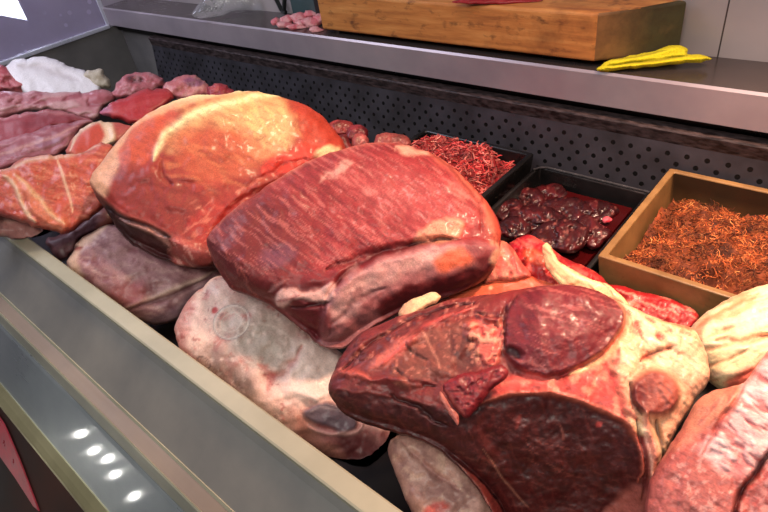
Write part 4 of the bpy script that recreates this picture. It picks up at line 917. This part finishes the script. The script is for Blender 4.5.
def p(f):
    f.base((186, 92, 84), .1)
    f.poly([(686, 420), (696, 400), (712, 390), (746, 384), (738, 402), (716, 420), (690, 440), (676, 450)], (206, 132, 104), 6, 5, .85)
    f.poly([(654, 480), (680, 462), (708, 462), (740, 480), (726, 530), (650, 550)], (170, 92, 86), 8, 6, .8)
    rib = f.pm([(744, 384), (756, 366), (772, 348), (830, 330), (830, 470), (770, 462), (738, 474), (706, 458), (720, 428), (736, 404)], 5, 6, 12)
    f.lay(rib * .9, (234, 184, 180)); f.streak(36, 26, 8, (196, 92, 90), .8, .5, .62, rib, h=-1.2); f.streak(36, 22, 7, (240, 204, 202), .7, .55, .7, rib, h=.8)
    f.spot((714, 448), 15, 11, 0, (232, 186, 184), .8); f.mottle(5, (212, 150, 140), .7, .58, .7, f.pm([(670, 450), (720, 440), (768, 470), (740, 512), (680, 500)], 8, 4, 9))
    f.line([(744, 384), (732, 406), (716, 428), (704, 456)], 2.2, (160, 62, 58), .6, 3, h=-2)
    f.line([(790, 428), (768, 452), (750, 476), (738, 500), (730, 530)], 3.2, (74, 12, 18), .95, 3, h=-9)
    f.poly([(790, 440), (768, 462), (752, 486), (742, 512), (738, 550), (830, 550), (830, 440)], (160, 72, 70), 4, 4, .7); f.mottle(7, (206, 140, 134), .7, .5, .65, f.pm([(790, 440), (760, 480), (742, 540), (830, 540)], 5, 3, 9))
    f.streak(-55, 20, 4, (160, 70, 66), .5, .55, .7, f.pm([(660, 470), (700, 410), (740, 390), (700, 460)], 8, 4, 12))
blob('meat_body', R, [(645, 512), (650, 482), (662, 458), (680, 430), (694, 405), (712, 391), (744, 382), (770, 348), (800, 330), (850, 340), (850, 560), (740, 575), (650, 555)], (720, 445), z=.055, tilt=.25, T=26, B=16, W=18, step=1.3, mat=M_fleshy, paint=p, seed=162, rough=3, rs=16,
     split=[('rib_membrane', [(744, 384), (756, 366), (772, 346), (840, 326), (840, 420), (790, 440), (766, 462), (738, 474), (706, 458), (720, 428), (736, 404)])])

# ---- behind the front joint
R = root_at('beef_scrap', (560, 275), -0.07, 'ragged red beef scrap edged with a yellow-white fat strip, below the liver tray', 'beef')
def p(f):
    f.base((162, 32, 38), .16); f.mottle(9, (222, 86, 72), .7, .5, .66); f.mottle(7, (140, 22, 30), .6, .58, .72, h=-3)
    f.poly([(510, 246), (520, 236), (534, 234), (546, 242), (536, 246), (522, 250)], (160, 24, 44), 3, 3, .8)
    f.spot((535, 258), 12, 7, 20, (224, 100, 70), .8, h=4); f.spot((528, 246), 6, 4, 0, (214, 96, 86), .7, h=3)
    f.streak(35, 12, 3, (226, 96, 84), .6, .56, .7)
blob('red_flesh', R, [(508, 246), (518, 238), (530, 235), (546, 243), (566, 258), (594, 271), (606, 282), (624, 300), (600, 304), (570, 300), (540, 290), (520, 276), (508, 264)], (560, 270), z=-.005, tilt=.4, T=18, B=14, step=1.4, mat=M_fleshy, paint=p, seed=171, rough=4, rs=10)
def p(f): f.base((234, 190, 140), .12); f.streak(40, 18, 2.5, (206, 96, 72), .75, .55, .68); f.line([(560, 266), (580, 278), (606, 288)], 2.4, (246, 222, 176), .7, 2)
blob('fat_strip', R, [(542, 249), (547, 243), (553, 250), (560, 262), (573, 270), (590, 279), (606, 284), (621, 295), (632, 310), (614, 306), (590, 300), (568, 292), (552, 276), (545, 262)], (575, 278), d=.748, tilt=.3, T=3, B=6, W=4, step=1.1, mat=M_fatmat, paint=p, seed=172, rough=2.5, rs=9, fine=1)

def p(f):
    f.base((164, 30, 36), .16); f.mottle(9, (206, 76, 70), .6, .55, .7); f.mottle(6, (150, 20, 30), .6, .6, .74); f.streak(25, 14, 2.5, (232, 140, 118), .75, .56, .7)
    f.line([(604, 290), (620, 300), (640, 306)], 3, (214, 130, 104), .7, 3)
o = blob('beef_trim', None, [(598, 290), (612, 285), (640, 291), (662, 296), (682, 303), (698, 314), (690, 330), (660, 330), (626, 318), (606, 304)], (646, 306), z=-.035, tilt=.55, T=8, B=10, W=5, pool=.7, step=1.2, mat=M_fleshy, paint=p, seed=173, rough=3.5, rs=9, fine=1)
tag(o, 'bright red beef trim lying along the front wall of the tan tray', 'beef')
def p(f):
    f.base((214, 92, 62), .06); f.line([(446, 300), (480, 286), (520, 278)], 4, (226, 120, 84), .5, 2); f.spot((552, 284), 10, 4, 20, (226, 130, 96), .5); f.spot((491, 288), 2.5, 1.5, 0, (238, 200, 160), .8, 1)
o = blob('meat_fillet', None, [(436, 306), (452, 295), (470, 286), (497, 277), (524, 273), (547, 279), (568, 288), (560, 300), (520, 306), (480, 310), (450, 312)], (505, 293), z=-.012, tilt=.4, T=12, B=3, step=1.3, mat=M_fleshy, paint=p, seed=174, rough=1.2)
tag(o, 'smooth flat orange-red fillet between the largest roast and the dark front joint', 'meat')
def p(f): f.base((234, 196, 150), .06); f.poly([(398, 314), (406, 302), (414, 304), (408, 318)], (206, 140, 110), 3, 2, .6)
o = blob('fat_lump', None, [(398, 315), (402, 306), (409, 300), (420, 296), (432, 292), (441, 296), (437, 303), (428, 307), (418, 313), (407, 319)], (418, 305), z=.06, tilt=.3, T=6, B=5, step=1.0, mat=M_fatmat, paint=p, seed=175, rough=1.6, rs=7)
tag(o, 'small cream lump of fat stuck between the largest roast and the dark joint', 'fat')
def p(f):
    f.base((196, 96, 84), .14); f.streak(60, 12, 3, (230, 150, 120), .6, .5, .68); f.streak(70, 12, 3, (150, 40, 44), .6, .56, .7, h=-2)
o = blob('meat_offcut', None, [(484, 262), (492, 246), (500, 240), (510, 246), (522, 262), (532, 276), (516, 282), (498, 282), (484, 284)], (506, 265), z=.012, tilt=.4, T=14, B=10, step=1.2, mat=M_fleshy, paint=p, seed=176, rough=2, rs=8)
tag(o, 'sinewy pink offcut at the right tip of the largest roast, below the liver', 'meat')

# ---- far left stack
R = root_at('beef_steak', (55, 200), -0.04, 'thick pink-red beef steak with fatty flap in the lower left stack, overhanging the front rail', 'beef')
def p(f):
    f.base((196, 92, 76), .08)
    f.poly([(28, 168), (54, 156), (66, 192), (76, 222), (56, 224), (36, 200)], (198, 88, 70), 6, 5, .6); f.streak(12, 18, 2.5, (222, 136, 112), .55, .54, .7); f.streak(20, 16, 2, (150, 54, 48), .5, .56, .7, h=-.8)
    f.line([(0, 172), (28, 161), (54, 158), (72, 156), (98, 146)], 2.6, (224, 180, 152), .8, 2, h=1.5)
    f.line([(56, 157), (62, 176), (68, 194), (72, 212)], 1.3, (232, 190, 160), .9, 1.5)
    f.poly([(2, 174), (14, 184), (24, 198), (34, 216), (60, 232), (66, 220), (46, 206), (30, 190), (16, 172)], (222, 124, 94), 3, 4, .85, h=3)
    f.line([(4, 174), (16, 188), (26, 208), (36, 222)], 2.6, (238, 198, 164), .9, 3, h=2); f.line([(16, 174), (34, 194), (48, 208), (64, 222)], 2.4, (236, 190, 150), .8, 3, h=1)
    f.poly([(58, 234), (76, 224), (104, 206), (112, 190), (112, 244), (50, 250)], (150, 50, 44), 4, 3, .8)
    f.poly([(-20, 196), (4, 202), (16, 216), (14, 226), (-20, 222)], (172, 70, 66), 4, 4, .7)
blob('meat_body', R, [(-30, 176), (0, 170), (28, 158), (54, 155), (76, 155), (98, 144), (113, 146), (112, 166), (106, 190), (104, 206), (88, 220), (66, 234), (52, 232), (34, 226), (20, 222), (0, 216), (-30, 216)], (50, 190), z=.062, tilt=.5, T=18, B=5, W=9, pool=.75, step=1.3, mat=M_fleshy, paint=p, seed=181, jag=2.0, rough=4.7, rs=16,
     split=[('fat_flap', [(-8, 170), (14, 172), (34, 192), (50, 206), (68, 220), (60, 234), (34, 222), (20, 200), (2, 184)])])
def p(f): f.base((168, 112, 106), .12); f.mottle(12, (196, 150, 136), .6); f.mottle(9, (110, 62, 62), .6, .55, .7)
o = blob('meat_piece', None, [(-30, 212), (0, 210), (26, 220), (50, 230), (62, 238), (50, 250), (30, 244), (6, 238), (-30, 230)], (24, 230), z=.010, tilt=.2, T=7, B=6, zmin=.0030, step=1.5, mat=M_fat, paint=p, seed=182, jag=2.0, rough=3.8)
tag(o, 'greyish pink fatty piece directly under the steak, resting on the front rail corner', 'meat')
def p(f): f.base((104, 58, 62), .16); f.mottle(12, (140, 96, 98), .6, .5, .66)
o = blob('meat_piece', None, [(46, 240), (66, 232), (88, 216), (106, 204), (118, 214), (110, 228), (84, 240), (72, 256), (62, 262), (52, 252)], (82, 232), z=-.06, tilt=.3, T=12, B=8, step=1.5, mat=M_mus2, paint=p, seed=183, jag=2.0, rough=3.8)
tag(o, 'small dark purplish piece in shadow between the steak and the mauve cut', 'meat')
R = root_at('fat_edged_chop', (95, 145), -0.02, 'chop with red centre and thick white fat edge on top of the steak', 'chop')
def p(f):
    f.base((206, 108, 92), .08); f.poly([(72, 146), (80, 132), (94, 124), (106, 124), (108, 136), (98, 146), (80, 154)], (202, 78, 62), 3, 3, .95)
    f.line([(70, 150), (78, 132), (96, 121), (110, 124), (114, 138), (104, 147), (88, 152)], 3, (236, 204, 176), .9, 2, h=2); f.poly([(100, 122), (112, 124), (116, 138), (106, 148), (98, 148), (106, 136)], (238, 206, 178), 2.5, 3, .9)
    f.poly([(114, 124), (130, 127), (124, 140), (116, 140)], (182, 84, 80), 3, 3, .9)
blob('fat_edge', R, [(66, 154), (70, 144), (78, 131), (97, 120), (111, 122), (132, 127), (126, 138), (112, 147), (98, 150), (80, 158)], (95, 140), z=.055, tilt=.55, T=7.4, B=8, W=7, pool=.75, step=1.3, mat=M_fleshy, paint=p, seed=184, jag=2.0, rough=2.1,
     split=[('lean_centre', [(72, 146), (80, 132), (94, 124), (106, 124), (108, 136), (98, 146), (80, 154)])])
def p(f):
    f.base((176, 98, 106), .1); f.streak(-12, 20, 3, (206, 146, 150), .6, .5, .68, h=1.5); f.streak(-10, 24, 3, (140, 60, 72), .5, .56, .7); f.spot((48, 142), 14, 5, -8, (150, 92, 116), .7)
    f.line([(-10, 158), (20, 148), (50, 138), (78, 126)], 2, (220, 160, 150), .7, 2)
o = blob('meat_slab', None, [(-30, 160), (-30, 146), (0, 142), (22, 134), (50, 126), (78, 120), (92, 121), (80, 132), (70, 148), (50, 158), (26, 161), (0, 172), (-30, 178)], (36, 146), z=.045, tilt=.55, T=9.9, B=10, W=7, pool=.75, step=1.4, mat=M_fleshy, paint=p, seed=185, jag=2.0, rough=2.9)
tag(o, 'purplish pink meat slab lying on the steak, left of the chop', 'meat', None)
def p(f):
    f.base((170, 72, 80), .08); f.line([(-10, 122), (22, 114), (56, 112), (92, 121)], 2.4, (216, 140, 140), .8, 2, h=2); f.streak(-8, 26, 3, (138, 48, 58), .5, .54, .7)
o = blob('meat_slab', None, [(-30, 130), (-30, 122), (0, 118), (24, 113), (58, 111), (80, 116), (92, 121), (74, 125), (50, 131), (20, 142), (0, 148), (-30, 152)], (32, 128), z=.06, tilt=.55, T=7.4, B=8, W=7, pool=.75, step=1.4, mat=M_fleshy, paint=p, seed=186, jag=2.0, rough=2.1)
tag(o, 'dark pink folded slab in the middle of the left stack, above the purplish slab', 'meat')
def p(f):
    f.base((206, 134, 138), .08); f.streak(-6, 26, 4, (226, 176, 172), .7, .5, .66, h=1.5); f.streak(-12, 18, 4, (160, 70, 80), .7, .54, .68, h=-1.5); f.spot((98, 96), 12, 8, 0, (190, 96, 104), .7, h=2)
o = blob('meat_slab', None, [(-30, 98), (0, 93), (22, 92), (46, 91), (68, 92), (86, 92), (95, 89), (107, 90), (115, 99), (104, 108), (99, 117), (86, 121), (64, 113), (32, 112), (0, 120), (-30, 126)], (45, 103), z=.075, tilt=.55, T=8.7, B=10, W=7, pool=.75, step=1.3, mat=M_fleshy, paint=p, seed=187, jag=2.0, rough=3.8)
tag(o, 'long pale pink slab on top of the left stack, in front of the white fat', 'meat')
def p(f): f.base((190, 88, 94), .12); f.streak(30, 12, 3, (216, 136, 136), .6, .5, .66, h=2); f.streak(35, 12, 3, (140, 46, 54), .6, .56, .7, h=-2)
o = blob('meat_lump', None, [(-30, 70), (-10, 64), (6, 66), (14, 71), (19, 76), (30, 80), (39, 85), (37, 92), (10, 95), (-30, 98)], (8, 82), z=.075, tilt=.4, T=12, B=8, step=1.2, mat=M_fleshy, paint=p, seed=188, jag=2.0, rough=3.8, rs=8)
tag(o, 'wrinkled pinkish red lump in front of the white fat at the far end', 'meat')
R = root_at('fat_slab', (60, 80), 0.0, 'broad smooth slab of white fat against the end wall of the case', 'fat')
def p(f):
    f.base((248, 240, 240), .03); f.line([(20, 66), (50, 70), (80, 80)], 5, (206, 190, 188), .5, 3, h=-2)
blob('fat_body', R, [(4, 70), (12, 62), (27, 58), (50, 58), (71, 66), (88, 74), (100, 84), (100, 94), (86, 98), (40, 98), (20, 92), (10, 82)], (58, 80), z=.055, tilt=.55, T=7.4, B=6, W=7, pool=.75, step=1.2, mat=M_fatmat, paint=p, seed=189, jag=2.0, rough=2.1)
def p(f): f.base((206, 192, 170), .06); f.mottle(7, (170, 150, 120), .6)
blob('curled_end', R, [(84, 75), (92, 70), (101, 68), (107, 77), (111, 86), (104, 90), (96, 86)], (98, 79), d=1.83, tilt=.3, T=7, B=4, step=1.0, mat=M_fatmat, paint=p, seed=190, jag=2.0, rough=1.8, rs=7)
def p(f):
    f.base((196, 110, 116), .1); f.spot((135, 80), 8, 4, 10, (70, 24, 32), .9, 2, h=-4); f.streak(20, 12, 3, (222, 156, 158), .6, .5, .66); f.mottle(6, (160, 64, 72), .6, .56, .7)
o = blob('meat_chunk', None, [(110, 95), (116, 86), (122, 78), (129, 74), (140, 73), (158, 74), (165, 79), (169, 87), (150, 94), (128, 99)], (140, 86), z=.055, tilt=.4, T=12, B=8, step=1.1, mat=M_fleshy, paint=p, seed=191, jag=2.0, rough=3.8, rs=8)
tag(o, 'pink chunk with a dark hollow in its side, below the end of the perforated grille', 'meat')
def p(f): f.base((186, 56, 62), .06); f.spot((104, 111), 9, 6, -20, (186, 120, 150), .8); f.streak(-16, 20, 3, (206, 90, 92), .4, .5, .7)
o = blob('meat_slice', None, [(98, 112), (112, 102), (130, 95), (151, 90), (168, 90), (174, 97), (160, 110), (148, 122), (132, 124), (116, 119)], (135, 108), z=.06, tilt=.55, T=9, B=7, step=1.2, mat=M_fleshy, paint=p, seed=192, jag=2.0, rough=1.8)
tag(o, 'flat smooth red slice with pale lilac tip between the left stack and the orange round', 'meat')
def p(f): f.base((206, 118, 122), .1); f.mottle(8, (232, 166, 160), .6); f.spot((194, 82), 10, 4, 5, (140, 84, 118), .8)
o = blob('meat_chunk', None, [(164, 90), (166, 82), (172, 79), (186, 76), (200, 78), (209, 85), (212, 96), (190, 99), (170, 98)], (188, 88), z=.06, tilt=.4, T=11, B=8, step=1.1, mat=M_fleshy, paint=p, seed=193, jag=2.0, rough=3.8, rs=8)
tag(o, 'pale pink lumpy chunk behind the top edge of the orange round', 'meat')
def p(f): f.base((150, 44, 56), .1); f.mottle(6, (196, 96, 102), .7, .5, .64, h=2)
o = blob('meat_chunk', None, [(207, 88), (214, 83), (222, 83), (230, 89), (238, 94), (244, 100), (224, 102), (208, 98)], (222, 92), z=.065, tilt=.4, T=8, B=6, step=1.0, mat=M_fleshy, paint=p, seed=194, jag=2.0, rough=3.8, rs=6)
tag(o, 'small ragged dark red chunk at the right of the pale pink chunk, by the grille', 'meat')

# ---- chunks behind the largest roast
chunks = [([(328, 124), (336, 120), (348, 121), (354, 126), (350, 134), (338, 136), (330, 132)], (342, 128), (140, 44, 44), 'reddish chunk nearest the orange round, in the heap behind the largest roast'),
          ([(346, 134), (352, 126), (362, 125), (368, 132), (364, 140), (350, 142)], (357, 133), (110, 26, 34), 'dark red chunk in the heap behind the largest roast'),
          ([(352, 146), (354, 135), (362, 134), (368, 138), (368, 148), (358, 152)], (361, 143), (160, 72, 70), 'pale-edged cube of meat in the heap behind the largest roast'),
          ([(338, 150), (336, 138), (344, 134), (350, 140), (352, 152)], (344, 144), (104, 28, 32), 'maroon chunk touching the orange round, behind the largest roast'),
          ([(374, 140), (380, 134), (396, 133), (408, 137), (410, 146), (390, 150), (374, 150)], (390, 141), (150, 70, 66), 'flat pinkish piece lying right of the chunks, behind the largest roast')]
for i, (pts, c, colr, lab) in enumerate(chunks):
    def p(f, colr=colr): f.base(colr, .12); f.mottle(5, tuple(min(255, int(v * 1.2 + 24)) for v in colr), .7, .5, .66); f.mottle(5, tuple(int(v * .6) for v in colr), .6, .56, .7)
    o = blob('meat_chunk', None, pts, c, z=-.005 + .004 * (i % 2), tilt=.4, T=5, B=5, W=3, step=.9, mat=M_fleshy, paint=p, seed=200 + i, rough=2.5, rs=5, fine=1)
    tag(o, lab, 'meat', 'chunks behind the largest roast')

# ================================================================== light
def light(name, kind, loc, target, energy, col, size=0.1, spot=None, blend=.6, size_y=None):
    l = bpy.data.lights.new(name, kind); l.energy = energy; l.color = col
    if kind == 'AREA': l.size = size; 
    elif kind == 'SPOT': l.shadow_soft_size = size; l.spot_size = math.radians(spot); l.spot_blend = blend
    else: l.shadow_soft_size = size
    if kind == 'AREA' and size_y: l.shape = 'RECTANGLE'; l.size_y = size_y
    o = bpy.data.objects.new(name, l); COL.objects.link(o); o.location = loc
    o.rotation_euler = (Vector(target) - Vector(loc)).to_track_quat('-Z', 'Y').to_euler(); return o
w = bpy.data.worlds.new('room_light'); scene.world = w; w.use_nodes = True
w.node_tree.nodes['Background'].inputs[0].default_value = (0.88, 0.9, 1.0, 1); w.node_tree.nodes['Background'].inputs[1].default_value = 0.11
light('heat_lamp_round', 'SPOT', (-0.74, 0.70, 0.74), (-0.86, 0.50, 0.05), 19.5, (1.0, 0.76, 0.46), 0.05, 70, .9)
light('heat_lamp_right', 'SPOT', (-0.02, 0.74, 0.66), (-0.08, 0.52, 0.0), 46, (1.0, 0.62, 0.42), 0.05, 105, .9)
light('heat_lamp_middle', 'SPOT', (-0.36, 0.66, 0.85), (-0.40, 0.47, 0.0), 12, (1.0, 0.58, 0.5), 0.06, 95, .9)
light('ceiling_strip', 'AREA', (0.1, -0.5, 1.35), (-0.35, 0.3, 0.0), 16, (1.0, 0.95, 0.86), 1.2, size_y=.4)
light('window_light', 'AREA', (-1.85, 0.0, 1.15), (-1.5, 0.55, 0.0), 13, (0.80, 0.82, 1.0), .8)
# the row of small bulbs whose reflections show in the lower steel panel
sn = np.array([0, -(0.163 - 0.080), l3 - t1]); sn /= np.linalg.norm(sn)
for bx_, by_ in ((78, 437), (91, 454), (105, 462), (112, 478), (131, 500)):
    v = ray(bx_, by_); pl = np.array([0, l3 - .001, -0.080]); hit = CAM + v * (((pl - CAM) @ sn) / (v @ sn))
    rf = v - 2 * (v @ sn) * sn; rf /= np.linalg.norm(rf); q = hit + rf * 1.5
    light('ceiling_bulb', 'POINT', tuple(q), tuple(hit), 0.3, (1.0, 0.97, 0.9), 0.012)
